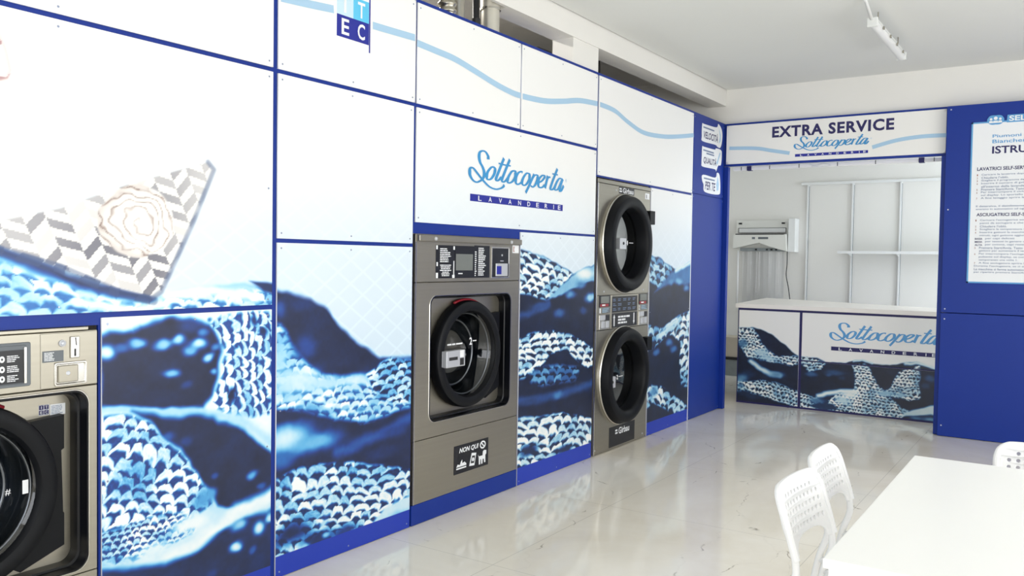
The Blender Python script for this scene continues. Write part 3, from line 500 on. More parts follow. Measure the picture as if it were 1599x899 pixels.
# the print runs on to the board's left edge
ART['linen'] = [(o[0], [(a-0.70, b) if a < 1.30 else (a, b) for a, b in o[1]])+tuple(o[2:]) if o[0] != 'B' else o for o in ART['linen']]
PIC['napkin'] = [(a-0.22, b-0.02) if a < 1.30 else (a, b) for a, b in PIC['napkin']]
def inpoly(y, z, P, f): return sst(f, -f, seg_dist(y, z, P))[:, None]
def linen_extras(y, z, C):
    c = lambda r: np.array(r)/255.0
    m = inpoly(y, z, PIC['spoon'], 0.012)*0.55; C = C*(1-m)+c((252,240,226))*m
    m = inpoly(y, z, PIC['spoonbase'], 0.02)*0.6; C = C*(1-m)+c((250,244,236))*m
    m = inpoly(y, z, PIC['pink'], 0.006); n = (vnoise(y*40, z*30, 5) > 0.66)[:, None]*1.0
    e = 1-inpoly(y, z, PIC['pink'], 0.02); col = c((246,240,238))*(1-0.6*n)+c((150,92,98))*0.6*n; col = col*(1-0.5*e)+c((178,120,128))*0.5*e
    C = C*(1-m)+col*m
    # folded napkin with chevrons
    P = PIC['napkin']; m = inpoly(y, z, P, 0.005)
    (ax, ay), (bx, by) = PIC['coldir']; dy, dz = bx-ax, by-ay
    # skewed columns: q counts columns, the bands climb and fall across them
    ax, ay, bx, by = 1.5878, 1.5833, 1.6975, 1.3362
    q = ((y-ax)-(bx-ax)/(by-ay)*(z-ay))/0.0805; iq = np.floor(q)
    m2 = np.floor(q/2); r2 = q-2*m2
    fq = 0.041*m2+np.where(r2 < 1, 0.061*r2, 0.061-0.020*(r2-1))
    p = (ay+fq-z)/0.0320; ip = np.floor(p); fp = p-ip
    hh = h2(iq, ip, 3)
    base = np.array([c((244,241,237))]*len(y)); dark = ((ip+iq) % 2 == 0)
    ctr = np.exp(-((y-1.78)/0.22)**2-((z-1.40)/0.16)**2)
    tone = np.where(hh > 0.5, 0.62, np.where(hh > 0.28, 0.42, 0.12))*dark*np.clip(0.72+0.6*ctr-0.35*sst(1.95, 2.15, y), 0.2, 1.1)
    col = base*(1-tone[:, None])+c((70,70,88))*tone[:, None]
    C = C*(1-m)+col*m
    dd = seg_dist(y, z, P[5:10], False); e = (sst(0.016, 0.004, dd)*(0.35+0.65*vnoise(z*22, y*3, 8)))[:, None]; C = C*(1-0.75*e)+c((84,100,136))*0.75*e
    dd = seg_dist(y, z, [(1.36,1.455),(1.563,1.395),(1.763,1.31),(1.92,1.272)], False); e = sst(0.024, 0.012, dd)*m[:, 0]*0+sst(0.022, 0.012, dd)
    tn = 0.55+0.45*(np.floor(q+p*0.5) % 2); e = (e*tn)[:, None]; C = C*(1-0.8*e)+c((58,78,124))*0.8*e
    # cloth flower
    (cx, cz), (ex, _), (_, fz) = PIC['rose']; rx = abs(ex-cx); rz = abs(cz-fz)
    a = (y-cx)/rx; b = (z-cz)/rz; r = np.hypot(a, b); th = np.arctan2(b, a)
    rr = r+0.10*(vnoise(a*3.2+5, b*3.2+5, 21)-0.5)+0.03*np.sin(th*3+1)
    m = sst(1.08, 1.0, rr)[:, None]; ph = rr*4.6-th/(2*math.pi)+1.9*vnoise(a*2.4+9, b*2.4, 22)+0.5*vnoise(a*6, b*6, 24); fr = ph-np.floor(ph)
    sh = (0.75*sst(0.7, 1.0, fr)+0.22*sst(0.3, 0, fr))*(0.25+1.0*vnoise(a*3.5, b*3.5+3, 23))+0.22*sst(0.75, 1.05, rr)*(a < 0.3)
    col = c((250,247,243))*(1-sh[:, None])+c((132,106,98))*np.clip(sh, 0, 1)[:, None]
    return C*(1-m)+col*m
def board(name, y0, y1, z0, z1, art=None, step=0.005, stepz=None, solid=None, plane='x', at=0.0, t=0.010, parent=None, extra=None):
    """a board lying on plane x=at (facing +x) or y=at (facing -y) whose printed face is a fine grid"""
    stepz = stepz or step; ny = max(2, int((y1-y0)/step)); nz = max(2, int((z1-z0)/stepz))
    Y, Z = np.meshgrid(np.linspace(y0, y1, ny+1), np.linspace(z0, z1, nz+1)); y = Y.ravel(); z = Z.ravel()
    if plane == 'x': C = paint(y, z, None)
    else:
        C = np.array([[.955,.95,.935]])*np.ones((len(y),1))
    if art:
        PAL = RC2 if art == 'counter' else (RC+RC2)/2 if art in ('between', 'narrow') else RC
        T = np.full(y.shape, 0.9); Mk = np.zeros(y.shape)
        T, Mk = paint_ops(y, z, ART[art], T, Mk)
        T = T+0.03*(vnoise(y*60, z*60, 51)-0.5)+0.04*(vnoise(y*12, z*16, 52)-0.5)
        FC = np.stack([np.interp(T, RT, PAL[:, k]) for k in range(3)], 1)
        C = C*(1-Mk[:, None])+FC*Mk[:, None]
    if extra: C = extra(y, z, C)
    if solid is not None:
        m = (z < solid+0.002*(y > -9))[:, None]; C = np.where(m, np.array([24,56,176])/255.0, C)
    C = np.clip(C, 0, 1); C = np.where(C <= 0.04045, C/12.92, ((C+0.055)/1.055)**2.4)
    if plane == 'x': V = np.stack([np.full(y.shape, at+t), y, z], 1); bx = [(at,y0,z0),(at,y1,z0),(at,y1,z1),(at,y0,z1)]
    else: V = np.stack([y, np.full(y.shape, at-t), z], 1); bx = [(y0,at,z0),(y1,at,z0),(y1,at,z1),(y0,at,z1)]
    n = len(V); idx = np.arange((ny+1)*(nz+1)).reshape(nz+1, ny+1)
    a, b, c, d = idx[:-1,:-1].ravel(), idx[:-1,1:].ravel(), idx[1:,1:].ravel(), idx[1:,:-1].ravel()
    F = np.stack([a, b, c, d], 1)
    V = np.vstack([V, np.array(bx)])
    k0, k1, k2, k3 = n, n+1, n+2, n+3; c0, c1, c2, c3 = idx[0,0], idx[0,-1], idx[-1,-1], idx[-1,0]
    # the sides share only the corner points of the face
    S = np.array([(k0,k1,c1,c0),(k1,k2,c2,c1),(k2,k3,c3,c2),(k3,k0,c0,c3),(k3,k2,k1,k0)]); F = np.vstack([F, S])
    org = np.array([at if plane == 'x' else (y0+y1)/2, (y0+y1)/2 if plane == 'x' else at, z0])
    if parent is not None: org = np.array(parent.location)
    me = bpy.data.meshes.new(name); me.vertices.add(len(V)); me.vertices.foreach_set('co', (V-org).ravel().astype(np.float32))
    me.loops.add(F.size); me.loops.foreach_set('vertex_index', F.ravel().astype(np.int32))
    me.polygons.add(len(F)); me.polygons.foreach_set('loop_start', np.arange(0, F.size, 4, dtype=np.int32)); me.polygons.foreach_set('loop_total', np.full(len(F), 4, np.int32))
    mi = np.zeros(len(F), np.int32); mi[-5:] = 1
    me.materials.append(M['print']); me.materials.append(M['edge']); me.polygons.foreach_set('material_index', mi)
    me.update(); me.validate()
    at_ = me.color_attributes.new('print', 'FLOAT_COLOR', 'POINT'); CC = np.ones((len(V), 4), np.float32); CC[:n, :3] = C
    at_.data.foreach_set('color', CC.ravel())
    o = bpy.data.objects.new(name, me); COL.objects.link(o)
    if parent is None: o.location = org
    else: o.parent = parent
    return o

# ================================================================== THE ROOM
def slab(name, m, a, b): return struct(MB().box(a, b).build(name, m))
def walls(name, m, *bx):
    b = MB()
    for p, q in bx: b.box(p, q)
    return struct(b.build(name, m))
CZ = 3.165
slab('floor', 'floor', (-1.45,-2.65,-0.12), (6.15,11.15,0))
slab('ceiling', 'ceiling', (0,-2.65,CZ), (6.15,8.30,CZ+0.15))
walls('wall_left', 'plaster', ((-0.19,-2.65,3.006),(-0.012,3.70,3.40)), ((-0.19,4.34,3.006),(-0.012,8.155,3.40)), ((-0.038,3.70,3.006),(-0.012,4.34,3.40)), ((-0.19,-2.65,0),(-0.022,0.60,3.006)), ((-0.19,0.60,2.86),(-0.022,1.9,3.006)),
      ((-0.19,5.135,2.2),(-0.022,5.505,3.006)), ((-1.42,-2.65,3.30),(-0.19,8.16,3.40)))
walls('wall_machine_room', 'concrete', ((-1.45,-2.65,0),(-1.30,8.16,3.40)))
walls('wall_back', 'plaster', ((-1.30,8.16,2.80),(6.15,8.30,3.40)), ((-1.30,8.16,0),(-0.02,8.30,2.80)), ((2.0,8.16,0),(6.15,8.30,2.80)))
walls('wall_right', 'plaster', ((6,-2.65,0),(6.15,1.7,CZ)), ((6,6.3,0),(6.15,8.16,CZ)), ((6,1.7,0),(6.15,6.3,0.35)), ((6,1.7,2.75),(6.15,6.3,CZ)))
walls('wall_front', 'plaster', ((-1.3,-2.65,0),(0.45,-2.5,CZ)), ((5.55,-2.65,0),(6,-2.5,CZ)), ((0.45,-2.65,2.85),(5.55,-2.5,CZ)), ((0.45,-2.65,0),(5.55,-2.5,0.12)))
walls('wall_service_back', 'plaster', ((-1.45,11,0),(4.05,11.15,3.1)))
walls('wall_service_left', 'plaster', ((-1.45,8.16,0),(-1.30,11,3.1)))
walls('wall_service_right', 'plaster', ((3.9,8.30,0),(4.05,9.05,3.1)), ((3.9,10.75,0),(4.05,11,3.1)), ((3.9,9.05,0),(4.05,10.75,0.6)), ((3.9,9.05,2.6),(4.05,10.75,3.1)))
slab('ceiling_service_room', 'ceiling', (-1.45,8.30,3.0), (4.05,11.15,3.1))
for n, (axis, bx) in enumerate(((0, [((0.45,-2.60,0.12),(0.51,-2.54,2.85)), ((5.49,-2.60,0.12),(5.55,-2.54,2.85)), ((2.1,-2.60,0.12),(2.16,-2.54,2.85)), ((3.84,-2.60,0.12),(3.9,-2.54,2.85)), ((0.45,-2.60,2.79),(5.55,-2.54,2.85)), ((0.45,-2.60,0.12),(5.55,-2.54,0.18))]),
                             (1, [((6.05,1.7,0.35),(6.11,1.76,2.75)), ((6.05,6.24,0.35),(6.11,6.3,2.75)), ((6.05,3.97,0.35),(6.11,4.03,2.75)), ((6.05,1.7,2.69),(6.11,6.3,2.75)), ((6.05,1.7,0.35),(6.11,6.3,0.41))]))):
    walls('window_%d' % (n+1), 'alu', *bx)

# ---- blue boarding that carries the printed boards (gaps left for the machines)
walls('trim_1', 'blue',
  ((-0.022,0.60,1.19),(-0.010,3.445,2.820)), ((-0.022,1.704,0),(-0.010,3.445,1.19)), ((-0.022,0.60,0),(-0.010,0.795,1.19)),
  ((-0.022,3.445,1.585),(-0.010,5.480,2.828)), ((-0.022,4.470,0),(-0.010,5.480,1.585)),
  ((-0.022,5.480,2.072),(-0.010,8.155,2.828)), ((-0.022,6.415,0),(-0.010,8.155,2.072)))
walls('trim_2', 'blue', ((0.0,8.111,2.405),(2.0,8.158,2.822)))

SX, SY, SZ = (1,0,0), (0,1,0), (0,0,1)
def screws(parent, y0, y1, z0, z1, mid=True):
    ys = [y0+0.022, y1-0.022]; zs = [z0+0.024, z1-0.024]; pts = [(y, z) for y in ys for z in zs]
    if mid and y1-y0 > 0.7: pts += [((y0+y1)/2, z) for z in zs]
    if mid and z1-z0 > 0.8: pts += [(y, (z0+z1)/2) for y in ys]
    for y, z in pts: MB().lathe(y, z, [(0.0,0.0045),(0.0018,0.0035)], 10, False, True).build('screw', 'screw', parent)
def stripe(parent, pts, w, org=(0,0,0), ux=SY):
    mb = MB(); ribbon_mesh(mb, pts, lambda d: w, org, ux, SZ); return mb.build('wave_stripe', 'pale', parent)
GP = 'white laminate boards cladding the left wall'
def cladding_board(label, y0, y1, z0, z1, **k):
    grp = k.pop('group', GP); sc = k.pop('screws', True)
    o = board('cladding_board', y0, y1, z0, z1, at=-0.010, **k); tag(o, label, 'wall panel', grp)
    if sc: screws(o, y0, y1, z0, z1)
    return o
pk = 'boards printed with blue knitted wool'
cladding_board('large board printed with a chevron napkin and cloth rose above the left washing machine', 0.62, 2.492, 1.237, 2.256, art='linen', step=0.0048, stepz=0.004, extra=linen_extras, group=pk)
cladding_board('board of blurred blue and white knit directly right of the left washing machine', 1.712, 2.492, -0.0+0.004, 1.216, art='lower', step=0.0036, stepz=0.0033, solid=0.07, group=pk)
cladding_board('tall board of dark blue wool folds left of the middle washing machine', 2.521, 3.432, 0.004, 1.511, art='tall', step=0.0042, stepz=0.0034, solid=0.098, group=pk)
cladding_board('knit printed board between the middle washing machine and the stacked dryer', 4.478, 5.462, 0.004, 1.628, art='between', step=0.0056, stepz=0.0042, solid=0.115, group=pk)
cladding_board('narrow knit printed board between the stacked dryer and the plain blue corner', 6.422, 7.296, 0.004, 2.063, art='narrow', step=0.0085, stepz=0.0055, solid=0.11, group=pk)
cladding_board('plain pale board below the cyan logo squares, over the tall knit board', 2.521, 3.432, 1.530, 2.256, step=0.009)
cladding_board('blank white board at top left, above the napkin print', 0.62, 2.492, 2.276, 2.812, step=0.02)
# board with the four lettered squares
itec = cladding_board('top board with four lettered blue squares, next to the blank top left one', 2.521, 3.440, 2.276, 2.812, step=0.02)
for (a, b, c) in ((0,1,'lightcyan'), (1,1,'cyan'), (0,0,'navy2'), (1,0,'navy2')):
    sq = flat('logo_square', c, itec, [(0,0),(0.108,0),(0.108,0.104),(0,0.104)], (0, 2.868+a*0.108, 2.500+b*0.104), SY, SZ)
    ch = {(0,1):'I',(1,1):'T',(0,0):'E',(1,0):'C'}[(a,b)]
    lettering('lettering', 'ink', sq, ch, 1, (0, 2.868+a*0.108+(0.03 if ch != 'I' else 0.045), 2.500+b*0.104+0.014), SY, SZ, bold=0.02, fit=(0.05 if ch != 'I' else 0.016, 0.076), off=0.0018)
flat('logo_bar', 'navy2', itec, [(0,0),(0.007,0),(0.007,0.31),(0,0.31)], (0, 3.086, 2.463), SY, SZ, t=0.0022)
stripe(itec, [(2.53,2.588)]+WAVES[0][1:], 0.036); stripe(itec, WAVES[1], 0.036)
p = cladding_board("top board where the pale wave starts to dip, above the logo's left half", 3.455, 4.448, 2.276, 2.806, step=0.02); stripe(p, WAVES[2], 0.036)
p = cladding_board("top board with the low trough of the pale wave, above the logo's right half", 4.462, 5.466, 2.276, 2.806, step=0.02); stripe(p, WAVES[3], 0.036)
p = cladding_board('long white board with pale wave directly above the stacked dryer', 5.490, 7.300, 2.084, 2.806, step=0.02); stripe(p, WAVES[4], 0.036)

# ---- the cursive laundry logo, used on three boards
def logo(parent, org, ux, k, script='sky', bar='navy2'):
    o = Vector(org)
    mb = MB()
    for s in LOGO['strokes']:
        pts = [((a-3.936)*k, (b-1.79)*k) for a, b in s]
        def wf(d, k=k): return k*(0.0095+0.0205*abs(d.y)**2)
        ribbon_mesh(mb, pts, wf, org, ux, SZ, t=0.0010+0.00009*LOGO['strokes'].index(s), k=6)
    mb.build('logo_script', script, parent)
    b = flat('logo_bar', bar, parent, [(0,0),(1.056*k,0),(1.056*k,0.042*k),(0,0.042*k)], org, ux, SZ)
    cen = [0.095,0.200,0.307,0.412,0.520,0.627,0.733,0.838,0.935,1.008]
    for c, ch in zip(cen, 'LAVANDERIE'):
        w = 0.034 if ch != 'I' else 0.008
        lettering('lettering', 'ink', b, ch, 1, o+Vector(ux)*((c-w/2)*k)+Vector(SZ)*(0.0065*k), ux, SZ, bold=0.015, fit=(w*k, 0.029*k), off=0.0016)
    lettering('registered_mark', 'pale', parent, '®', 1, o+Vector(ux)*(1.083*k)+Vector(SZ)*(0.20*k), ux, SZ, fit=(0.022*k, 0.022*k))
p = cladding_board('wide white board with cursive laundry name above the middle washing machine', 3.455, 5.462, 1.645, 2.255, step=0.010)
logo(p, (0, 3.936, 1.790), SY, 1.0)

# ---- plain blue end boards with three white stickers
def blue_board(label, a, b, grp=None, dots=()):
    o = MB().box(a, b, 0.001, 1).build('cladding_board', 'blue'); tag(o, label, 'wall panel', grp); return o
o = blue_board('upper plain blue board in the corner carrying three white stickers', (-0.010,7.308,2.088), (0,8.10,2.806)); screws(o, 7.308, 8.10, 2.088, 2.806, False)
o = blue_board('lower plain blue board in the corner, right of the narrow knit print', (-0.010,7.308,0.004), (0,8.10,2.080)); screws(o, 7.308, 8.10, 0.004, 2.08, False)
fin('board_edge', *(lambda b: (b.v, b.f))(MB().box((-0.010,7.298,0.004),(0.0015,7.308,2.080))), M['edge'], o)
def sticker(label, outline, lines, word, wpos, extra):
    s = MB().prism([(0.0019,a,b) for a, b in smoothpath2(outline)], (0.0012,0,0)).build('sticker', 'ink'); tag(s, label, 'sticker', 'white stickers on the blue corner board')
    for (a, b, w) in lines:
        flat('caption_line', 'greyink', s, [(0,0),(w,0),(w,0.014),(0,0.014)], (0.0031,a,b), SY, SZ, t=0.0004)
    lettering('lettering', 'navy', s, word, 1, (0.0031, wpos[0], wpos[1]), SY, SZ, bold=0.02, fit=(wpos[2], wpos[3]), shear=0.2, off=0.0006)
    flat('pictogram', 'pale', s, extra, (0.0031,0,0), SY, SZ, t=0.0004)
def smoothpath2(P, k=4):
    n = len(P); out = []
    for i in range(n):
        a, b, c, d = (Vector((*P[(i+j) % n], 0)) for j in (-1,0,1,2))
        for j in range(k):
            t = j/k; q = 0.5*((2*b)+(c-a)*t+(2*a-5*b+4*c-d)*t*t+(3*b-a-3*c+d)*t**3); out.append((q.x, q.y))
    return out
sticker('highest white sticker on the blue corner board, wording about speed', [(7.499,2.739),(7.554,2.745),(7.866,2.757),(7.916,2.798),(8.012,2.751),(8.03,2.667),(7.987,2.579),(7.902,2.575),(7.841,2.588),(7.519,2.582),(7.495,2.624)],
        [(7.53,2.708,0.28)], 'VELOCITÀ', (7.54,2.615,0.37,0.082), [(7.93,2.76),(7.985,2.70),(7.985,2.64),(7.94,2.61),(7.965,2.68)])
sticker('middle white sticker on the blue corner board, wording about quality', [(7.511,2.531),(7.567,2.535),(7.832,2.54),(7.867,2.557),(8.0,2.555),(8.028,2.519),(8.01,2.413),(7.938,2.397),(7.882,2.336),(7.845,2.354),(7.534,2.348),(7.503,2.378),(7.506,2.444)],
        [(7.54,2.497,0.27),(7.62,2.474,0.2)], 'QUALITÀ', (7.55,2.376,0.33,0.082), [(7.88,2.42),(7.91,2.40),(7.99,2.52),(7.97,2.53),(7.905,2.44)])
sticker('lowest white sticker on the blue corner board, with a blue drop', [(7.55,2.275),(7.862,2.274),(7.906,2.325),(7.98,2.306),(8.007,2.17),(7.956,2.118),(7.604,2.118),(7.566,2.185),(7.526,2.223)],
        [(7.57,2.238,0.28)], 'PER TE', (7.60,2.142,0.27,0.078), [(7.93,2.29),(7.965,2.22),(7.955,2.16),(7.91,2.15),(7.895,2.21)])
post = MB().box((-0.004,8.102,0.004),(0.045,8.158,2.40), 0.002, 1).build('door_post', 'blue'); tag(post, 'narrow blue post in the corner at the left side of the service opening', 'post', 'blue posts of the service opening')
post = MB().box((1.938,8.06,0.004),(1.972,8.158,2.40), 0.002, 1).build('door_post', 'blue'); tag(post, 'blue post at the right side of the service opening beside the big blue boards', 'post', 'blue posts of the service opening')

# ---- header sign over the service opening
hd = board('header_sign', 0.022, 1.962, 2.425, 2.802, step=0.03, plane='y', at=8.110, t=0.010)
tag(hd, 'white header sign reading EXTRA SERVICE over the service opening', 'sign')
lettering('lettering', 'navy', hd, 'EXTRA SERVICE', 1, (0.470,8.10,2.655), SX, SZ, bold=0.035, space=1.12, fit=(1.078,0.105))
logo(hd, (0.690,8.10,2.462), SX, 0.612)
for w in HWAVES: stripe(hd, w, 0.034, (0,8.10,0), SX)
rail = empty('track_rail', (1.0,8.22,2.37)); tag(rail, 'white jointed rail running just under the header sign', 'rail')
MB().box((0.06,8.20,2.368),(1.94,8.24,2.402), 0.004).build('channel', 'white', rail)
for x in (0.14,0.42,0.70,1.05,1.38,1.86): MB().box((x,8.198,2.370),(x+0.006,8.242,2.404)).build('joint', 'dark', rail)
for x in (0.20,1.74): MB().box((x,8.190,2.364),(x+0.045,8.25,2.408), 0.003).build('bracket', 'navy', rail)
MB().tube(smoothpath([(0.80,8.195,2.400),(0.86,8.19,2.378),(0.93,8.19,2.396),(1.0,8.19,2.376),(0.90,8.19,2.368),(0.82,8.195,2.374)],5), 0.003, 6).build('wire', 'alu', rail, True)

# ---- big blue boards right of the opening and the instruction sign
YB = 8.02
for (x0, x1, z0, z1, lb) in ((1.975,3.18,1.062,2.808,'upper blue board carrying the instruction sign, right of the service opening'), (1.975,3.18,0.004,1.056,'lower blue board below the instruction sign, right of the service opening'),
                             (3.186,4.40,1.062,2.808,'upper blue board farther right, past the instruction sign'), (3.186,4.40,0.004,1.056,'lower blue board farther right, past the instruction sign')):
    o = MB().box((x0,YB,z0),(x1,YB+0.13,z1), 0.0015, 1).build('cladding_board', 'blue'); tag(o, lb, 'wall panel', 'blue boards right of the service opening')
    for x in (x0+0.03, x1-0.03):
        for z in (z0+0.03, z1-0.03, (z0+z1)/2) if z1 > 2 else (z0+0.09, z1-0.05):
            fin('screw', [(x+0.006*math.cos(a*math.pi/4), YB-0.0015, z+0.006*math.sin(a*math.pi/4)) for a in range(8)]+[(x+0.006*math.cos(a*math.pi/4), YB, z+0.006*math.sin(a*math.pi/4)) for a in range(8)], [tuple(range(8))]+[(i,(i+1)%8,(i+1)%8+8,i+8) for i in range(8)], M['silver'], o)
sg = MB().box((2.162,YB-0.008,1.318),(3.02,YB-0.0016,2.655), 0.001, 1).build('instruction_sign', 'ink'); tag(sg, 'white sign of washing instructions with light blue border on the blue board', 'sign')
yS = YB-0.008
def sflat(name, m, x0, x1, z0, z1, parent=sg, off=0.0): return flat(name, m, parent, [(0,0),(x1-x0,0),(x1-x0,z1-z0),(0,z1-z0)], (x0,yS,z0), SX, SZ, t=0.0006, off=off)
bd = MB()
for a, b, c, d in ((2.162,2.174,1.318,2.655),(3.008,3.02,1.318,2.655),(2.162,3.02,1.318,1.330),(2.162,3.02,2.643,2.655)): bd.box((a,yS-0.001,c),(b,yS,d))
bd.build('border', 'softblue', sg)
def cloud(cx, cz, w, h, m, name, parent, off):
    pts = []
    for i in range(60):
        a = 2*math.pi*i/60; rr = 1+0.07*abs(math.cos(3*a)); c, s = math.cos(a), math.sin(a)
        n = 2.6; q = (abs(c)**n+abs(s)**n)**(-1/n); pts.append((cx+w/2*c*q*rr, cz+h/2*s*q*rr))
    return flat(name, m, parent, pts, (0,yS-off,0), SX, SZ, t=0.0008)
badge = cloud(2.336,2.665,0.115,0.075,'softblue','badge',sg,0.0006)
for dx, rr, hh in ((-0.033,0.010,0.0), (0.033,0.010,0.0), (0,0.014,0.006)):
    flat('figure', 'ink', badge, [(2.336+dx+rr*math.cos(a*math.pi/8), 2.672+hh+rr*math.sin(a*math.pi/8)) for a in range(16)], (0,yS-0.0016,0), SX, SZ, t=0.0005)
    flat('figure', 'ink', badge, [(2.336+dx-rr*1.5, 2.640),(2.336+dx+rr*1.5, 2.640),(2.336+dx+rr*1.1, 2.658),(2.336+dx-rr*1.1, 2.658)], (0,yS-0.0016,0), SX, SZ, t=0.0005)
bn = flat('banner', 'softblue', sg, [(2.415,2.638),(2.93,2.638),(2.93,2.700),(2.42,2.700)], (0,yS-0.0006,0), SX, SZ, t=0.0008)
lettering('lettering', 'ink', bn, 'SELF-SERVICE', 1, (2.432,yS-0.001,2.648), SX, SZ, bold=0.025, fit=(0.48,0.044))
def stext(m, body, x, z, w, h, bold=0.0): return lettering('lettering', m, sg, body, 1, (x,yS,z), SX, SZ, bold=bold, fit=(w,h))
CW = 0.0165
for m, body, x, z, h, cw, bo in [('softblue','Piumoni - Coperte',2.318,2.512,0.034,0.0285,0.012),('softblue','Biancheria',2.318,2.474,0.030,0.0285,0.012),('navy','ISTRUZIONI',2.318,2.388,0.062,0.052,0.022),
    ('navy','LAVATRICI SELF-SERVICE',2.214,2.252,0.029,0.0183,0.02),('navy','ASCIUGATRICI SELF-SERVICE',2.220,1.874,0.027,0.0183,0.02)]: stext(m, body, x, z, cw*len(body), h, bo)
wash = [('1','Caricare la lavatrice dopo aver'),('2','Chiudere l\'oblò.'),('3','Scegliere il programma desiderato'),('4','Inserire il numero di gettoni ind'),('','all\'interno della lavanderia Self'),('5','Premere Start/Avvia. Tasto Rosso'),('6','Per interrompere il ciclo di lav'),('','sul display. Lo sportello sblocca'),('7','A fine lavaggio aprire la lavatri')]
for i, (a, b) in enumerate(wash):
    z = 2.208-i*0.0243
    if a: stext('rust', a, 2.214, z, 0.007, 0.015, 0.02)
    stext('greyink', b, 2.247, z, 0.0122*len(b), 0.018, 0.008)
for i, b in enumerate(('Il detersivo, il disinfettante e l\'ammo','entrano in automatico ad ogni lavaggio')): stext('greyink', b, 2.214, 1.948-i*0.0255, 0.0122*len(b), 0.018, 0.008)
dry = [('1','Caricare l\'asciugatrice assicurando'),('','panni da asciugare e che i capi sia'),('2','Chiudere l\'oblò.'),('3','Scegliere la temperatura sul display'),('4','Inserire gettoni la macchina per es'),('','minuti, ogni gettone aggiunge dei m'),('BASSA','per capi delicati'),('MEDIA','per tessuti in genere o misti'),('ALTA','per cotone, capi resistenti a'),('5','Premere Start/Avvia. Tasto Rosso'),('','gettoni per aumentare il tempo.'),('6','Per interrompere l\'asciugatura tas'),('','pulsante sul display, se compare'),('','temporaneo una volta 1.'),('7','A fine asciugatura aprire l\'oblò'),(None,'Durante l\'asciugatura, se ci sono b'),(None,'La macchina si ferma automaticament'),(None,'per ripartire premere Start/Avvia')]
for i, (a, b) in enumerate(dry):
    z = 1.832-i*0.0254
    if a: stext('rust' if len(a) == 1 else 'navy', a, 2.214, z, 0.007 if len(a) == 1 else 0.055, 0.015, 0.02)
    stext('greyink', b, 2.247 if a is not None and len(a) < 2 else (2.214 if a is None else 2.290), z, 0.0122*len(b), 0.018, 0.008)

# ================================================================== SERVICE COUNTER AND THE ROOM BEHIND
ct = empty('service_counter', (1.1,8.63,0)); tag(ct, 'long service counter with blue knit printed front and cream worktop', 'counter')
foot = [(0.0,8.632),(2.34,8.632),(2.34,9.05),(1.85,9.30),(-0.14,10.22)]
MB().prism([(x,y,0.0) for x, y in foot], (0,0,0.992)).build('body', 'navy', ct)
tp = [(-0.018,8.598),(2.36,8.598),(2.36,9.02),(1.83,9.36),(-0.24,10.36)]
MB().prism([(x,y,0.992) for x, y in tp], (0,0,0.042)).build('worktop', 'counter', ct)
for (x0,x1,z0,z1) in ((0.014,0.632,0.020,0.968),(0.660,2.32,0.494,0.968),(0.660,2.32,0.020,0.482)):
    o = board('front_board', x0, x1, z0, z1, art='counter', step=0.006, stepz=0.005, plane='y', at=8.632, t=0.010, parent=ct)
logo(ct, (0.944,8.622,0.612), SX, 0.905, 'softblue', 'navy')

sh = empty('wall_shelving', (1.1,10.95,0)); tag(sh, 'white slotted uprights and rail with a glass shelf on the rear wall', 'shelving')
for x in (0.06,0.60,1.145,1.69,2.24):
    u = MB().box((x-0.011,10.975,0.02),(x+0.011,11.0,2.47), 0.002, 1).build('upright', 'alu', sh)
    MB().box((x+0.011,10.982,0.02),(x+0.014,11.0,2.44)).build('slot_line', 'grey', u)
MB().box((-0.02,10.955,2.455),(2.3,11.0,2.487), 0.004).build('top_rail', 'alu', sh)
MB().box((0.50,10.70,1.607),(2.3,10.965,1.617), 0.002).build('shelf', 'shelf', sh)
MB().box((0.50,10.69,1.590),(2.3,10.70,1.622), 0.002).build('shelf_lip', 'alu', sh)
for x in (0.60,1.145,1.69): MB().prism([(x-0.006,10.965,1.606),(x-0.006,10.72,1.606),(x-0.006,10.965,1.555)], (0.012,0,0)).build('bracket', 'alu', sh)

bg = empty('garment_bagger', (-0.48,10.9,1.6)); tag(bg, 'ivory wall-mounted garment bagging machine with hanging film and cable', 'bagging machine')
MB().box((-0.83,10.90,1.61),(-0.14,11.0,2.015), 0.006).build('back_plate', 'device', bg)
MB().box((-0.79,10.885,1.855),(-0.18,10.90,1.915), 0.003).build('roll_cover', 'alu', bg)
part('slot_frame', 'dark', bg, ((-0.795,10.882,1.912),(-0.175,10.886,1.917)), ((-0.795,10.882,1.852),(-0.175,10.886,1.857)), ((-0.795,10.882,1.852),(-0.789,10.886,1.917)), ((-0.181,10.882,1.852),(-0.175,10.886,1.917)))
hd2 = MB().prism([(-0.825,10.78,1.83),(-0.15,10.78,1.83),(-0.137,10.78,1.615),(-0.33,10.78,1.665),(-0.489,10.78,1.722),(-0.62,10.78,1.695),(-0.83,10.78,1.648)], (0,0.13,0)).build('hood', 'device', bg)
part('hood_slot', 'dark', bg, ((-0.80,10.775,1.826),(-0.17,10.90,1.838)))
for k, (x0, x1) in enumerate(((-0.58,-0.54),(-0.50,-0.37))): flat('printed_mark', 'grey', hd2, [(x0,1.768),(x1,1.768),(x1,1.795),(x0,1.795)], (0,10.78,0), SX, SZ)
for x in (-0.775,-0.215): MB().box((x-0.02,10.885,1.965),(x+0.02,10.90,1.985), 0.002).build('clip', 'dark', bg)
MB().box((-0.135,10.83,1.605),(-0.045,11.0,2.03), 0.006).build('side_panel', 'alu', bg)
MB().box((-0.76,10.86,1.615),(-0.16,10.885,1.655), 0.002).build('sealing_bar', 'jug', bg)
for x in (-0.56,-0.42,-0.36,-0.30): MB().box((x,10.852,1.625),(x+0.025,10.862,1.645)).build('button', 'dark', bg)
MB().tube([(-0.785,10.86,1.62),(-0.785,10.86,0.92)], 0.012, 8).build('guide_rod', 'tube', bg, True)
fl = []; ff = []
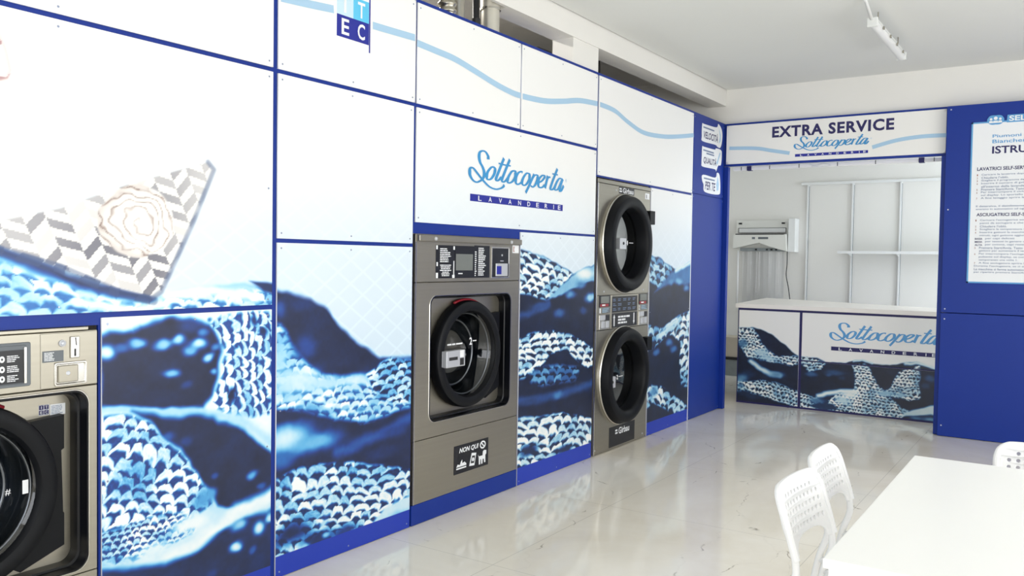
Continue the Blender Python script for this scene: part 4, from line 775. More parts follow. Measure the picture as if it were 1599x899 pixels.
for i in range(41):
    x = -0.74+0.55*i/40; fl += [(x, 10.90+0.012*math.sin(i*0.9)+0.008*math.sin(i*2.3), 1.62), (x, 10.91+0.02*math.sin(i*0.7+1)+0.008*math.sin(i*1.9), 0.80)]
for i in range(40): ff.append((2*i, 2*i+1, 2*i+3, 2*i+2))
fin('film', fl, ff, M['film'], bg, True)
MB().tube(smoothpath([(-0.13,10.80,1.61),(-0.128,10.80,1.45),(-0.135,10.80,1.31),(-0.105,10.80,1.16),(-0.085,10.80,1.03),(-0.08,10.82,0.96)],6), 0.0055, 8).build('power_cable', 'cable', bg, True)
crate = empty('storage_box', (-0.80,10.75,0)); tag(crate, 'mottled grey storage box on the floor behind the counter gap', 'box')
MB().loft([[(-0.80+sx*w, 10.75+sy*w*0.9, z) for sx, sy in ((-1,-1),(1,-1),(1,1),(-1,1))] for z, w in ((0,0.17),(0.21,0.20))], True, True).build('body', 'jug', crate)
MB().box((-1.01,10.56,0.21),(-0.59,10.94,0.245), 0.008).build('lid', 'dark', crate)
cb = MB().box((-0.98,10.58,0.245),(-0.62,10.90,0.50), 0.004).build('cardboard_box', 'cardboard'); tag(cb, 'beige cardboard box on top of the grey storage box', 'box')

# ================================================================== MACHINES
def circ(x, cy, cz, r, n=15): return [(x, cy+r*math.cos(math.radians(a0+3+84*k/n)), cz+r*math.sin(math.radians(a0+3+84*k/n))) for a0 in (0,90,180,270) for k in range(n+1)]
def rr15(x, cy, cz, w, h, r): return rrect(x, cy, cz, w, h, r, 15)
def yz(name, m, parent, y0, y1, z0, z1, x=0.0, t=0.001): return flat(name, m, parent, [(y0,z0),(y1,z0),(y1,z1),(y0,z1)], (x,0,0), SY, SZ, t=t)
def bars(name, m, parent, y0, y1, z0, z1, n, x, seed, fill=0.55, align=0):
    """rows of short strokes standing for small print"""
    rnd = random.Random(seed); mb = MB(); dz = (z1-z0)/n
    for i in range(n):
        w = (y1-y0)*rnd.uniform(0.55, 1.0); a = y0 if align == 0 else (y0+y1-w)/2; zc = z1-(i+0.5)*dz; p = a
        while p < a+w:
            q = min(a+w, p+rnd.uniform(0.12,0.35)*(y1-y0)); mb.box((x, p, zc-dz*fill/2), (x+0.0006, q, zc+dz*fill/2)); p = q+0.035*(y1-y0)
    return mb.build(name, m, parent)
def door_unit(root, cy, cz, xb, R, r_in, xf, deep, drum_r):
    """porthole door: rubber ring, glass bowl; xb back plane, xf front plane"""
    d = MB().lathe(cy, cz, [(xb, R-0.01),(xb+0.01, R),(xf-0.018, R),(xf-0.006, R-0.006),(xf, R-0.02),(xf, R-0.045),(xf-0.004, R-0.06),(xf-0.012, r_in+0.015),(xf-0.03, r_in),(xb+0.005, r_in-0.004)], 72).build('door', 'rubber', root, math.radians(40))
    g = MB().lathe(cy, cz, [(xf-0.035, r_in),(xf-0.05, r_in-0.012),(xb-deep*0.35, drum_r*0.93),(xb-deep*0.8, drum_r*0.82),(xb-deep, drum_r*0.62),(xb-deep-0.012, 0.002)], 64).build('glass', 'glass', d, True)
    MB().lathe(cy, cz, [(xf-0.052, r_in-0.002),(xf-0.046, r_in-0.008),(xf-0.052, r_in-0.016),(xf-0.060, r_in-0.010)], 64).build('glass_rim', 'drum', d, True)
    MB().lathe(cy, cz, [(xb-deep*0.4, drum_r*0.92),(xb-deep*0.4+0.004, drum_r*0.90),(xb-deep*0.4-0.004, drum_r*0.88)], 64).build('glass_rim', 'drum', d, True)
    MB().lathe(cy, cz, [(xb-0.012, drum_r+0.05),(xb-0.03, drum_r+0.045),(xb-0.42, drum_r+0.06),(xb-0.43, 0.002)], 48).build('drum', 'drum', root, True)
    return d, g
def washer(label, y0, y1, z0, z1, split, split2, cy, cz, ww, wh, dep, R, steel='steel'):
    yc = (y0+y1)/2; root = empty('washing_machine', (-0.375, yc, z0)); tag(root, label, 'washing machine', 'coin operated washing machines')
    rect = lambda x, e=0.0: [(x,y0+e,z0+e),(x,y1-e,z0+e),(x,y1-e,z1-e),(x,y0+e,z1-e)]
    # open-fronted casing
    MB().loft([rect(-0.012), rect(-0.75)], False, True).build('casing', steel, root)
    H = split-split2; hc = (split+split2)/2; w = y1-y0
    g = 0.0015
    fp = MB().loft([rr15(-0.012,yc,hc,w,H-2*g,0.003), rr15(-0.002,yc,hc,w,H-2*g,0.003), rr15(0,yc,hc,w-0.004,H-2*g-0.004,0.003), rr15(0,cy,cz,ww,wh,0.055)])
    fp.build('front_panel', steel, root, math.radians(30))
    MB().loft([rr15(0.0,cy,cz,ww,wh,0.055), rr15(0.004,cy,cz,ww-0.004,wh-0.004,0.054), rr15(0.004,cy,cz,ww-0.012,wh-0.012,0.05), rr15(-dep*0.45,cy,cz,ww-0.02,wh-0.02,0.05), rr15(-dep*0.5,cy,cz,ww-0.034,wh-0.034,0.046), rr15(-dep,cy,cz,ww-0.04,wh-0.04,0.045)]).build('recess_trim', 'trim', root, math.radians(50))
    MB().loft([rr15(0.001,cy,cz,ww+0.010,wh+0.010,0.058), rr15(0.004,cy,cz,ww+0.006,wh+0.006,0.057), rr15(0.004,cy,cz,ww,wh,0.055)]).build('recess_rim', 'steel_light', root, math.radians(50))
    MB().loft([rr15(-dep,cy,cz,ww-0.04,wh-0.04,0.045), circ(-dep,cy,cz,R*0.86)]).build('recess_plate', steel, root)
    d, gl = door_unit(root, cy, cz, -dep, R, R*0.79, -dep+0.070, 0.17, R*0.68)
    # hinge plate to the right of the ring
    hx = -dep; e = cy+min(R+0.055, ww/2-0.06)
    MB().prism([(hx,cy+R*0.62,cz-R*0.70),(hx,cy+R*0.84,cz-R*0.36),(hx,cy+R*0.90,cz),(hx,cy+R*0.84,cz+R*0.36),(hx,cy+R*0.62,cz+R*0.70),(hx,e,cz+R*0.74),(hx,e,cz+R*0.36),(hx,e-0.01,cz+R*0.34),(hx,e-0.004,cz-R*0.36),(hx,e,cz-R*0.38),(hx,e,cz-R*0.74),(hx,cy+R*0.62,cz-R*0.92),(hx,cy+R*0.50,cz-R*0.84)], (0.035,0,0)).build('hinge_plate', 'rubber', d)
    a = [math.radians(q) for q in range(62, 112, 4)]
    MB().tube([(-dep+0.02, cy+(R+0.004)*math.cos(t), cz+(R+0.004)*math.sin(t)) for t in a], 0.008, 8).build('red_seal', 'red', d, True)
    # lower panel and fascia
    MB().box((-0.012,y0,z0),(0,y1,split2-g), 0.002, 1).build('lower_panel', steel, root)
    fa = MB().box((-0.012,y0,split+g),(0,y1,z1), 0.002, 1).build('control_fascia', steel, root)
    return root, fa, d
# ---- middle washing machine
root, fa, d = washer('steel washing machine with porthole door on a blue plinth, in the middle of the wall', 3.458, 4.466, 0.113, 1.582, 1.321, 0.459, 3.978, 0.894, 0.790, 0.702, 0.075, 0.315)
MB().box((-0.03,3.466,1.545),(0.022,4.462,1.578), 0.003).build('top_lip', 'steel', fa)
for y in (3.60,4.34): MB().lathe(y, 1.560, [(0.022,0.011),(0.028,0.010),(0.031,0.005)], 16, False, True).build('bolt', 'silver', fa)
MB().box((0.0,3.458,0.115),(0.003,3.464,1.54)).build('edge_strip', 'steel_light', root)
k = yz('instruction_label', 'black', fa, 3.628, 3.800, 1.342, 1.527, 0.0)
bars('small_print', 'ink', k, 3.665, 3.765, 1.43, 1.512, 8, 0.001, 1); bars('small_print', 'ink', k, 3.665, 3.765, 1.352, 1.42, 7, 0.001, 2, align=1)
for (a, b, w, h) in ((3.630,1.503,0.014,0.022),(3.784,1.503,0.014,0.02),(3.630,1.343,0.018,0.03),(3.776,1.343,0.022,0.018),(3.634,1.41,0.012,0.022),(3.786,1.36,0.008,0.08)): yz('corner_mark', 'ink', k, a, a+w, b, b+h, 0.001, 0.0005)
k = yz('display_panel', 'black', fa, 3.800, 3.984, 1.342, 1.527, 0.0, 0.003)
yz('screen', 'screen', k, 3.806, 3.966, 1.386, 1.480, 0.003, 0.0015)
bars('small_print', 'ink', k, 3.83, 3.89, 1.362, 1.374, 1, 0.003, 3)
k = yz('instruction_label', 'black', fa, 3.984, 4.139, 1.342, 1.532, 0.0)
bars('small_print', 'ink', k, 4.025, 4.105, 1.353, 1.522, 15, 0.001, 4); bars('small_print', 'ink', k, 3.990, 4.008, 1.35, 1.50, 12, 0.001, 5)
k = MB().loft([rrect(0,4.253,1.433,0.190,0.192,0.004), rrect(0.004,4.253,1.433,0.188,0.190,0.004), rrect(0.004,4.253,1.433,0.178,0.180,0.004), rrect(0.0015,4.253,1.433,0.176,0.178,0.004)], False, True).build('coin_unit', 'steel_light', fa)
yz('coin_face', 'black', k, 4.166, 4.340, 1.346, 1.520, 0.0015, 0.001)
MB().box((0.0025,4.196,1.350),(0.012,4.320,1.428), 0.003).build('coin_box', 'silver', k)
yz('badge', 'navy2', k, 4.200, 4.250, 1.362, 1.412, 0.012, 0.0006)
MB().lathe(4.268, 1.478, [(0.002,0.007),(0.005,0.006)], 14, False, True).build('lock', 'silver', k)
yz('coin_slot', 'silver', k, 4.25, 4.285, 1.440, 1.446, 0.0025, 0.001)
k = yz('rating_label', 'ink', fa, 4.385, 4.455, 1.494, 1.542, 0.0); bars('small_print', 'rust', k, 4.39, 4.41, 1.50, 1.535, 5, 0.001, 6)
# door handle with its label, wording across the glass
h = MB().box((0.0,3.700,0.838),(0.030,3.872,0.932), 0.004).build('handle', 'silver', d)
yz('grip', 'dark', h, 3.722, 3.800, 0.878, 0.896, 0.030, 0.001); yz('label', 'ink', h, 3.822, 3.858, 0.89, 0.93, 0.030, 0.0006); yz('label', 'dark', h, 3.822, 3.858, 0.845, 0.885, 0.030, 0.0006)
MB().box((-0.02,3.70,0.84),(0.0,3.76,0.93), 0.002).build('handle_base', 'silver', d)
lettering('lettering', 'ink', d, '1', 1, (-0.028,3.735,0.945), SY, SZ, bold=0.02, fit=(0.014,0.04)); lettering('lettering', 'ink', d, '2', 1, (-0.028,3.985,0.945), SY, SZ, bold=0.02, fit=(0.026,0.044))
bars('small_print', 'ink', d, 3.775, 3.965, 0.952, 0.968, 1, -0.027, 9); yz('tick', 'ink', d, 4.02, 4.055, 0.964, 0.970, -0.028, 0.0006)
# plinth
MB().box((-0.30,3.448,0.002),(0,4.470,0.112), 0.002, 1).build('plinth', 'blue', root)
# NON QUI sign
sn = MB().box((0.0004,3.815,0.206),(0.0015,4.153,0.372)).build('warning_sign', 'black'); tag(sn, 'black warning sign reading NON QUI with three pictograms on the middle washing machine', 'sign')
U = 0.0015
lettering('lettering', 'ink', sn, 'NON QUI', 1, (U,3.862,0.320), SY, SZ, bold=0.03, fit=(0.190,0.034), shear=0.25)
rg = MB(); c0 = (4.095,0.337)
v = []; f = []
for i in range(32):
    a = 2*math.pi*i/32; v += [(U+0.001,c0[0]+0.030*math.cos(a),c0[1]+0.024*math.sin(a)), (U+0.001,c0[0]+0.020*math.cos(a),c0[1]+0.015*math.sin(a))]
for i in range(32): j = (i+1) % 32; f.append((2*i,2*j,2*j+1,2*i+1))
rg.add(v, f).add([(U+0.001,c0[0]-0.018,c0[1]+0.010),(U+0.001,c0[0]+0.012,c0[1]-0.016),(U+0.001,c0[0]+0.018,c0[1]-0.010),(U+0.001,c0[0]-0.012,c0[1]+0.016)], [(0,1,2,3)]).build('pictogram', 'ink', sn)
flat('pictogram', 'ink', sn, [(3.838,0.246),(3.850,0.262),(3.872,0.256),(3.880,0.272),(3.892,0.284),(3.894,0.262),(3.915,0.268),(3.932,0.256),(3.932,0.246)], (U,0,0), SY, SZ)
flat('pictogram', 'ink', sn, [(3.838,0.232),(3.932,0.232),(3.932,0.240),(3.838,0.240)], (U,0,0), SY, SZ)
c = flat('pictogram', 'ink', sn, [(3.962,0.232),(4.012,0.228),(4.030,0.300),(3.985,0.306)], (U,0,0), SY, SZ)
flat('cutout', 'black', c, [(3.975,0.246),(4.008,0.243),(4.018,0.286),(3.988,0.289)], (U+0.001,0,0), SY, SZ, t=0.0005)
flat('disc', 'ink', c, [(3.997+0.011*math.cos(a*math.pi/6), 0.266+0.012*math.sin(a*math.pi/6)) for a in range(12)], (U+0.0015,0,0), SY, SZ, t=0.0005)
flat('pictogram', 'ink', sn, [(4.048,0.284),(4.056,0.272),(4.095,0.272),(4.098,0.296),(4.112,0.302),(4.132,0.298),(4.132,0.278),(4.122,0.270),(4.124,0.226),(4.112,0.226),(4.108,0.250),(4.096,0.250),(4.094,0.222),(4.082,0.222),(4.080,0.252),(4.072,0.252),(4.070,0.222),(4.058,0.222),(4.056,0.264)], (U,0,0), SY, SZ)

# ---- left washing machine (runs out of the picture)
root, fa, d = washer('shorter steel washing machine cut off by the left edge, below the napkin print', 0.806, 1.694, 0.004, 1.174, 0.976, 0.297, 1.250, 0.637, 0.820, 0.652, 0.085, 0.318, 'steel')
MB().box((-0.05,0.81,1.176),(0.004,1.66,1.188), 0.002).build('top_lip', 'steel', fa)
k = MB().loft([rr15(0,1.155,1.072,0.61,0.150,0.008), rr15(0.004,1.155,1.072,0.605,0.146,0.008), rr15(0.004,1.155,1.072,0.58,0.132,0.006), rr15(0.0012,1.155,1.072,0.575,0.128,0.006)], False, True).build('display_panel', 'grey', fa)
yz('instruction_label', 'black', k, 0.88, 1.438, 1.010, 1.122, 0.0012, 0.0016); MB().box((0.0012,1.436,1.008),(0.006,1.444,1.130)).build('frame_strip', 'steel_light', k)
for i, z in enumerate((1.094,1.060,1.028)):
    bars('small_print', 'ink', k, 1.382, 1.425, z-0.012, z+0.012, 4, 0.0028, 10+i, 0.5)
    flat('pictogram', 'ink', k, [(1.366+0.009*math.cos(a*math.pi/6), z+0.011*math.sin(a*math.pi/6)) for a in range(12)], (0.0028,0,0), SY, SZ)
    flat('pictogram', 'black', k, [(1.366+0.003*math.cos(a*math.pi/6), z+0.004*math.sin(a*math.pi/6)) for a in range(12)], (0.0038,0,0), SY, SZ, t=0.0005)
    bars('small_print', 'ink', k, 1.28, 1.35, z-0.012, z+0.010, 2, 0.0028, 20+i, 0.5)
fc = MB().box((0.0,1.492,0.980),(0.003,1.692,1.170), 0.001, 1).build('coin_fascia', 'steel', fa)
MB().lathe(1.565, 1.134, [(0.003,0.0125),(0.008,0.012),(0.009,0.009),(0.007,0.006),(0.009,0.004)], 20, False, True).build('lock', 'silver', fc)
k = MB().box((0.003,1.592,1.079),(0.008,1.626,1.156), 0.003).build('coin_slot_plate', 'steel_light', fc)
flat('coin_slot', 'dark', k, [(1.609,1.152),(1.612,1.152),(1.615,1.124),(1.612,1.124)], (0.008,0,0), SY, SZ); yz('coin_slot', 'dark', k, 1.606, 1.612, 1.086, 1.112, 0.008)
k = yz('price_label', 'grey', fc, 1.497, 1.570, 1.071, 1.110, 0.003); bars('small_print', 'ink', k, 1.503, 1.545, 1.075, 1.106, 6, 0.004, 30, 0.5)
k = MB().loft([rrect(0.003,1.594,1.026,0.118,0.084,0.008), rrect(0.008,1.594,1.026,0.114,0.080,0.008), rrect(0.008,1.594,1.026,0.106,0.072,0.006), rrect(0.0035,1.594,1.026,0.100,0.066,0.006)], False, True).build('coin_box', 'steel_light', fc, math.radians(40))
MB().box((0.0035,1.548,0.996),(0.010,1.620,1.056), 0.003).build('flap', 'steel', k); MB().lathe(1.583, 1.028, [(0.010,0.008),(0.012,0.006)], 14, False, True).build('lock', 'silver', k)
# maker's stickers on the recess plate
k = yz('maker_sticker', 'ink', root, 1.528, 1.565, 0.873, 0.910, -0.0848)
for i, ch in enumerate('ITEC'):
    a, b = (i % 2), 1-(i//2); sq = yz('logo_square', 'navy', k, 1.529+a*0.018, 1.545+a*0.018, 0.875+b*0.018, 0.891+b*0.018, -0.0838, 0.0004)
    lettering('lettering', 'ink', k, ch, 1, (-0.0834,1.533+a*0.018+(0.003 if ch == 'I' else 0),0.878+b*0.018), SY, SZ, fit=(0.008 if ch != 'I' else 0.002,0.010), off=0.0006)
k = yz('maker_sticker', 'ink', root, 1.568, 1.622, 0.868, 0.908, -0.0848); bars('small_print', 'greyink', k, 1.572, 1.618, 0.872, 0.904, 6, -0.0838, 33, 0.4)
lettering('lettering', 'ink', d, '1', 1, (-0.065,1.462,0.612), SY, SZ, bold=0.012, fit=(0.020,0.048)); yz('tick', 'ink', d, 1.500, 1.526, 0.650, 0.654, -0.065, 0.0006); lettering('lettering', 'ink', d, '#', 1, (-0.065,1.405,0.618), SY, SZ, fit=(0.018,0.022))

# ---- stacked dryer
y0, y1, z0, z1 = 5.492, 6.405, 0.006, 2.060; yc = (y0+y1)/2
dr = empty('stacked_dryer', (-0.375,yc,z0)); tag(dr, 'steel stacked double dryer with two large black porthole doors', 'dryer')
MB().loft([[(x,y0,z0),(x,y1,z0),(x,y1,z1),(x,y0,z1)] for x in (-0.012,-0.8)], False, True).build('casing', 'steel', dr)
D1, D2, RD = (5.944,1.591), (5.936,0.566), 0.374
g = 0.0015
def face(name, za, zb, c): 
    hc = (za+zb)/2; H = zb-za-2*g
    return MB().loft([rr15(-0.012,yc,hc,y1-y0,H,0.003), rr15(0,yc,hc,y1-y0-0.003,H-0.002,0.003), circ(0,c[0],c[1],0.30), circ(-0.05,c[0],c[1],0.29)]).build(name, 'steel', dr, math.radians(30))
up = face('upper_front', 1.196, 2.030, D1); lo = face('lower_front', z0, 0.935, D2)
MB().box((-0.012,y0,2.031),(0.004,y1,z1), 0.002, 1).build('top_lip', 'steel', dr)
mid = MB().box((-0.012,y0,0.937),(0,y1,1.195)).build('control_fascia', 'steel', dr)
for y in (5.745,6.205): MB().box((0,y,0.937),(0.003,y+0.004,1.195)).build('edge_strip', 'steel_light', mid)
MB().box((0.0,y0,z0),(0.004,y0+0.012,z1-0.03)).build('edge_strip', 'steel_light', dr)
for (c, F, hy, hz) in ((D1, up, 5.735, 1.545), (D2, lo, 5.600, 0.500)):
    MB().lathe(c[0], c[1], [(0,0.386),(0.012,0.386),(0.018,0.380),(0.012,0.372),(0,0.372)], 72).build('door_bezel', 'steel_light', dr, math.radians(40))
    dd = MB().lathe(c[0], c[1], [(0.002,RD-0.006),(0.010,RD),(0.055,RD-0.006),(0.075,RD-0.016),(0.082,RD-0.035),(0.080,RD-0.075),(0.070,RD-0.095),(0.055,RD-0.104),(-0.03,RD-0.108),(-0.04,RD-0.110)], 80).build('door', 'rubber', dr, math.radians(40))
    MB().lathe(c[0], c[1], [(-0.022,RD-0.108),(-0.018,0.2),(-0.014,0.1),(-0.012,0.002)], 64).build('glass', 'door_glass', dd, True)
    MB().lathe(c[0], c[1], [(-0.052,0.288),(-0.5,0.33),(-0.52,0.002)], 48).build('drum', 'drum', dr, True)
    MB().box((0.018,hy,hz),(0.070,hy+0.105,hz+0.085), 0.003).build('handle', 'silver', dd)
    MB().lathe(hy+0.055, hz+0.045, [(0.070,0.012),(0.074,0.010)], 16, False, True).build('lock', 'dark', dd)
    MB().tube([(0.030,hy+0.05,hz+0.045),(-0.006,hy+0.26,hz+0.050)], 0.004, 8).build('latch_rod', 'silver', dd, True)
    zz = hz+0.036; ty = hy+0.27
    lettering('lettering', 'ink', dd, '1' if c is D1 else '2', 1, (-0.008,ty,zz), SY, SZ, bold=0.02, fit=(0.014 if c is D1 else 0.026,0.034)); yz('tick', 'ink', dd, ty+0.04, ty+0.11, zz+0.016, zz+0.021, -0.008, 0.0006)
    MB().box((0.0,c[0]+RD-0.03,c[1]+0.165),(0.058,c[0]+RD+0.065,c[1]+0.275), 0.004).build('hinge', 'rubber', dd)
for (y, z, F) in ((5.79,1.995,up),(5.62,1.225,up),(6.30,1.225,up),(6.34,0.04,lo),(5.52,0.04,lo)): MB().lathe(y, z, [(0,0.008),(0.003,0.006)], 12, False, True).build('bolt', 'silver', F)
k = yz('maker_plate', 'black', up, 5.835, 6.10, 1.974, 2.026, 0.0); lettering('lettering', 'ink', k, 'Girbau', 1, (0.001,5.90,1.981), SY, SZ, bold=0.02, fit=(0.185,0.040), off=0.0006)
bars('small_print', 'ink', k, 5.842, 5.892, 1.982, 2.020, 2, 0.001, 40, 0.6)
k = yz('rating_label', 'ink', up, 6.305, 6.385, 1.962, 2.010, 0.0); yz('small_print', 'dark', k, 6.325, 6.335, 1.968, 2.0, 0.001, 0.0005)
k = yz('maker_plate', 'black', lo, 5.748, 6.192, 0.020, 0.176, 0.0); lettering('lettering', 'ink', k, 'Girbau', 1, (0.001,5.908,0.105), SY, SZ, bold=0.02, fit=(0.185,0.052), off=0.0006)
bars('small_print', 'ink', k, 5.850, 5.900, 0.108, 0.15, 2, 0.001, 41, 0.6)
for (a, b, s) in ((5.548,5.722,0), (6.222,6.388,1)):
    k = yz('display_panel', 'black', mid, a, b, 1.108, 1.192 if s else 1.194, 0.0, 0.003); yz('screen', 'screen', k, a+0.022, b-0.02, 1.138, 1.188, 0.003, 0.001); yz('indicator', 'red', k, a+0.01, b-0.03, 1.112, 1.132, 0.003, 0.001); yz('indicator_label', 'ink', k, a+0.04, a+0.09, 1.118, 1.128, 0.004, 0.0006)
    k = yz('price_label', 'grey', mid, a+0.045, b+0.005, 1.062, 1.103, 0.0); bars('small_print', 'pale', k, a+0.05, b, 1.066, 1.1, 5, 0.001, 42+s, 0.4)
    lettering('lettering', 'ink', mid, str(s+1), 1, (0.0,a+0.004,1.064), SY, SZ, bold=0.02, fit=(0.022,0.036))
    k = MB().box((0.0,a-0.002,0.940),(0.006,b-0.01,1.052), 0.002, 1).build('coin_unit', 'steel_light', mid)
    MB().box((0.006,a,1.012),(0.016,a+0.075,1.050), 0.002).build('lock_plate', 'silver', k); yz('coin_face', 'black', k, a+0.08, b-0.015, 1.005, 1.048, 0.006)
    for q in (0.02,0.085): MB().box((0.006,a+q,0.952),(0.018,a+q+0.045,1.002), 0.003).build('coin_box', 'silver', k)
k = yz('instruction_label', 'black', mid, 5.756, 6.196, 1.060, 1.182, 0.0)
for i in range(3):
    for j in range(5):
        if not (i == 1 and j == 2): bars('small_print', 'greyink', k, 5.77+j*0.085, 5.77+j*0.085+0.06, 1.072+i*0.036, 1.096+i*0.036, 2, 0.001, 50+i*5+j, 0.5)
k = yz('instruction_label', 'black', mid, 5.756, 6.196, 0.944, 1.054, 0.0); bars('small_print', 'ink', k, 5.86, 6.07, 0.965, 1.035, 3, 0.001, 70, 0.62)
flat('arrow', 'ink', k, [(5.786,0.955),(5.802,0.955),(5.802,1.018),(5.810,1.018),(5.794,1.045),(5.778,1.018),(5.786,1.018)], (0.001,0,0), SY, SZ, t=0.0005)
flat('arrow', 'ink', k, [(6.130,1.045),(6.146,1.045),(6.146,0.982),(6.154,0.982),(6.138,0.955),(6.122,0.982),(6.130,0.982)], (0.001,0,0), SY, SZ, t=0.0005)

# ================================================================== OVERHEAD: flues, strip lamp
fl = empty('flue_pipe', (-0.105,4.26,1.60)); tag(fl, 'straight galvanised flue pipe rising behind the boards into the ceiling recess', 'pipe', 'pipes rising behind the boards')
MB().tube([(-0.105,4.26,z) for z in (1.60,2.3,3.02)], 0.056, 24, True).build('lower_tube', 'galv', fl, math.radians(40))
MB().tube([(-0.105,4.26,z) for z in (2.985,3.25)], 0.061, 24, True).build('upper_tube', 'galv', fl, math.radians(40))
MB().tube([(-0.105,4.26,2.980),(-0.105,4.26,2.992)], 0.064, 24).build('clamp', 'steel_light', fl, math.radians(40))
pts = []; rad = []
for i in range(140):
    t = i/139; pts.append((-0.115-0.01*math.sin(t*3), 3.83+0.03*math.sin(t*2.5), 1.60+t*1.40)); rad.append(0.052+0.007*math.sin(i*1.6))
fx = MB().tube(pts, rad, 20).build('flexible_duct', 'flex', None, True); tag(fx, 'crumpled foil duct rising left of the straight flue pipe', 'duct', 'pipes rising behind the boards')
dk = empty('drain_pipe', (-0.12,4.13,1.60)); tag(dk, 'thin dark vertical pipe between the foil duct and the flue', 'pipe', 'pipes rising behind the boards')
MB().tube([(-0.12,4.13,1.60),(-0.12,4.13,3.05)], 0.020, 12).build('tube', 'dark', dk, True)
MB().tube([(-0.12,4.13,2.86),(-0.12,4.13,2.90)], 0.028, 12).build('collar', 'dark', dk, math.radians(40))
gp = MB().tube([(-0.13,3.98,1.60),(-0.13,3.98,3.05)], 0.032, 18).build('water_pipe', 'galv', None, True); tag(gp, 'plain grey vertical pipe beside the crumpled foil duct', 'pipe', 'pipes rising behind the boards')
el = MB().tube(smoothpath([(-0.92,6.0,2.0),(-0.92,6.0,2.85),(-0.82,6.02,2.99),(-0.55,6.08,3.03),(-0.36,6.16,3.035)],6), 0.055, 18).build('exhaust_elbow', 'dark', None, math.radians(40)); tag(el, 'dark duct end poking up behind the boards over the stacked dryer', 'duct')
bx = MB().box((-0.60,5.20,2.60),(-0.35,5.40,3.0), 0.01).build('junction_box', 'dark'); tag(bx, 'dark box in the ceiling recess beside the white pillar', 'box')

lm = empty('strip_lamp', (1.765,6.5,3.05)); tag(lm, 'unlit white strip lamp hanging under the ceiling', 'lamp')
MB().loft([[(1.765+0.034*a, y, 3.055+0.030*b) for a, b in ((-1,0.1),(-0.9,0.75),(-0.5,1),(0.5,1),(0.9,0.75),(1,0.1))] for y in (5.97,7.06)], True, True).build('housing', 'lampbody', lm, math.radians(40))
MB().loft([[(1.765+0.030*math.cos(a), y, 3.058-0.036*math.sin(a)) for a in [math.pi*k/12 for k in range(13)]] for y in (5.985,7.045)], True, True).build('diffuser', 'alu', lm, math.radians(40))
for y in (5.965,7.045): MB().box((1.730,y,3.024),(1.800,y+0.02,3.086), 0.006).build('end_cap', 'lampbody', lm)
for y in (6.15,6.4,6.65,6.9): MB().box((1.798,y,3.045),(1.806,y+0.022,3.065), 0.001).build('clip', 'steel', lm)
for y in (6.15,6.9): MB().tube([(1.765,y,3.08),(1.765,y,CZ)], 0.004, 6).build('hanger', 'steel', lm)
cd = empty('cable_conduit', (1.76,5.0,3.14)); tag(cd, 'thin white conduit along the ceiling feeding the strip lamp', 'conduit')
MB().tube([(1.755,2.2,CZ-0.014),(1.755,5.80,CZ-0.014),(1.76,5.97,3.075)], 0.011, 10).build('tube', 'alu', cd, True)
for y in (3.0,4.0,5.0,5.7): MB().box((1.738,y,CZ-0.028),(1.772,y+0.02,CZ), 0.003).build('clip', 'alu', cd)

# ================================================================== TABLE AND CHAIRS
tb = empty('dining_table', (2.87,2.78,0), 0.0); tag(tb, 'white rectangular table in the lower right corner', 'table')
TX0, TX1, TY0, TY1 = 2.460, 3.26, 2.095, 3.455
MB().box((TX0,TY0,0.718),(TX1,TY1,0.742), 0.003).build('tabletop', 'tabletop', tb)
part('apron', 'tube', tb, ((TX0+0.012,TY0+0.012,0.655),(TX0+0.03,TY1-0.012,0.718)), ((TX1-0.03,TY0+0.012,0.655),(TX1-0.012,TY1-0.012,0.718)), ((TX0+0.03,TY0+0.012,0.655),(TX1-0.03,TY0+0.03,0.718)), ((TX0+0.03,TY1-0.03,0.655),(TX1-0.03,TY1-0.012,0.718)))
for x in (TX0+0.035,TX1-0.035):
    for y in (TY0+0.035,TY1-0.035): MB().box((x-0.02,y-0.02,0.0),(x+0.02,y+0.02,0.66), 0.003).build('leg', 'tube', tb)
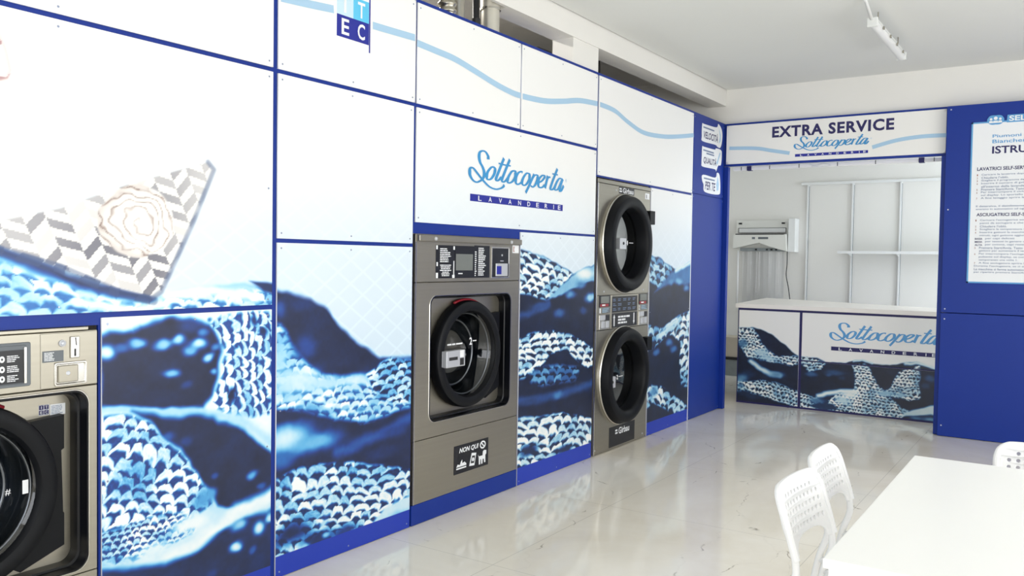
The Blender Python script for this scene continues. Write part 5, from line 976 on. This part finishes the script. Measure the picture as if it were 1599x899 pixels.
def perforated(w, h, arch, rows, cols, px, pz, cx0, cz0, hr, th, corner, skip=()):
    """flat shell (x across, y up) with round holes, filled as a 2D curve"""
    c = bpy.data.curves.new('s', 'CURVE'); c.dimensions = '2D'; c.fill_mode = 'BOTH'; c.extrude = th; c.bevel_depth = 0.003; c.bevel_resolution = 2
    def poly(pts):
        s = c.splines.new('POLY'); s.points.add(len(pts)-1); s.use_cyclic_u = True
        for q, p in zip(s.points, pts): q.co = (p[0], p[1], 0, 1)
    pts = []
    for (sx, sy, a0) in ((1,1,0), (-1,1,90)):
        for k in range(9): a = math.radians(a0+90*k/8); pts.append((sx*(w/2-corner)+corner*math.cos(a), h-corner+corner*math.sin(a)))
    if arch:
        pts += [(-w/2,0),(-w/2+0.030,0)]
        for k in range(13):
            a = math.pi-math.pi*k/12; pts.append(((w/2-0.045)*math.copysign(abs(math.cos(a))**0.75, math.cos(a)), 0.004+arch*math.sin(a)**0.8))
        pts += [(w/2-0.030,0),(w/2,0)]
    else:
        for (sx, a0) in ((-1,180), (1,270)):
            for k in range(9): a = math.radians(a0+90*k/8); pts.append((sx*(w/2-corner)+corner*math.cos(a), corner+corner*math.sin(a)))
    poly(pts)
    for r in range(rows):
        for q in range(cols):
            if (r, q) in skip: continue
            x = cx0+(q-(cols-1)/2)*px; y = cz0+r*pz; poly([(x+hr*math.cos(a*math.pi/5), y+hr*math.sin(a*math.pi/5)) for a in range(10)])
    o = bpy.data.objects.new('s', c); COL.objects.link(o); me = bpy.data.meshes.new_from_object(o.evaluated_get(bpy.context.evaluated_depsgraph_get()))
    V = [tuple(v.co) for v in me.vertices]; Fc = [tuple(p.vertices) for p in me.polygons]
    bpy.data.objects.remove(o); bpy.data.curves.remove(c); bpy.data.meshes.remove(me); return V, Fc
def chair(label, x, y, rz):
    r = empty('dining_chair', (x, y, 0), rz); tag(r, label, 'chair', 'white perforated chairs at the table')
    V, Fc = perforated(0.367, 0.204, 0.045, 5, 10, 0.0305, 0.0255, 0, 0.070, 0.0100, 0.0012, 0.052, skip={(4,0),(4,9)})
    W_ = []
    for a, b, c in V:       # across=a, up=b, thickness=c ; lean back and wrap round the sitter
        t = b/0.200; W_.append((-0.190-0.055*t-0.010*t*t+c+0.9*a*a*0.55, -a, 0.562+b*0.985))
    rim = MB().add(W_, Fc)
    wrap = lambda a, b: (-0.190-0.055*(b/0.2)-0.010*(b/0.2)**2+0.9*a*a*0.55, -a, 0.562+b*0.985)
    edge = [(-0.178,0.0),(-0.179,0.06),(-0.179,0.12),(-0.178,0.155),(-0.168,0.184),(-0.145,0.200),(-0.12,0.204),(-0.06,0.205),(0,0.205),(0.06,0.205),(0.12,0.204),(0.145,0.200),(0.168,0.184),(0.178,0.155),(0.179,0.12),(0.179,0.06),(0.178,0.0)]
    rim.tube(smoothpath([wrap(a, b) for a, b in edge], 4), 0.0125, 10); W_, Fc = rim.v, rim.f
    fin('backrest', W_, Fc, M['plastic'], r, math.radians(35), local=True)
    V, Fc = perforated(0.40, 0.385, 0, 7, 9, 0.032, 0.034, 0, 0.09, 0.0100, 0.003, 0.06)
    fin('seat', [(b-0.165, a, 0.440+c+0.35*a*a-0.02*math.sin(math.pi*b/0.385)) for a, b, c in V], [tuple(reversed(q)) for q in Fc], M['plastic'], r, math.radians(35), local=True)
    for s in (-1, 1):
        MB().tube(smoothpath([(-0.275,s*0.178,0.012),(-0.240,s*0.176,0.22),(-0.205,s*0.172,0.42),(-0.180,s*0.172,0.50),(-0.176,s*0.172,0.535),(-0.185,s*0.172,0.59),(-0.212,s*0.170,0.66),(-0.226,s*0.166,0.71)],5), 0.0115, 12).build('rear_leg', 'tube', r, True, local=True)
        MB().tube(smoothpath([(0.235,s*0.185,0.012),(0.205,s*0.18,0.30),(0.19,s*0.178,0.415),(0.16,s*0.175,0.428),(-0.200,s*0.172,0.425)],5), 0.0115, 12).build('front_leg', 'tube', r, True, local=True)
        for q in (-0.275, 0.235): MB().tube([(q,s*0.181,0.0),(q,s*0.181,0.02)], 0.015, 12).build('foot_cap', 'plastic', r, local=True)
    MB().tube([(0.16,-0.175,0.422),(0.16,0.175,0.422)], 0.009, 8).build('stretcher', 'tube', r, local=True)
    return r
chair('white perforated chair at the near end of the table\'s left side', 2.462, 2.72, -0.07)
chair('white perforated chair farther along the table\'s left side, beyond the nearest one', 2.432, 3.19, 0.0)
chair('white perforated chair at the far end of the table, facing the camera', 2.885, 3.55, -R90)
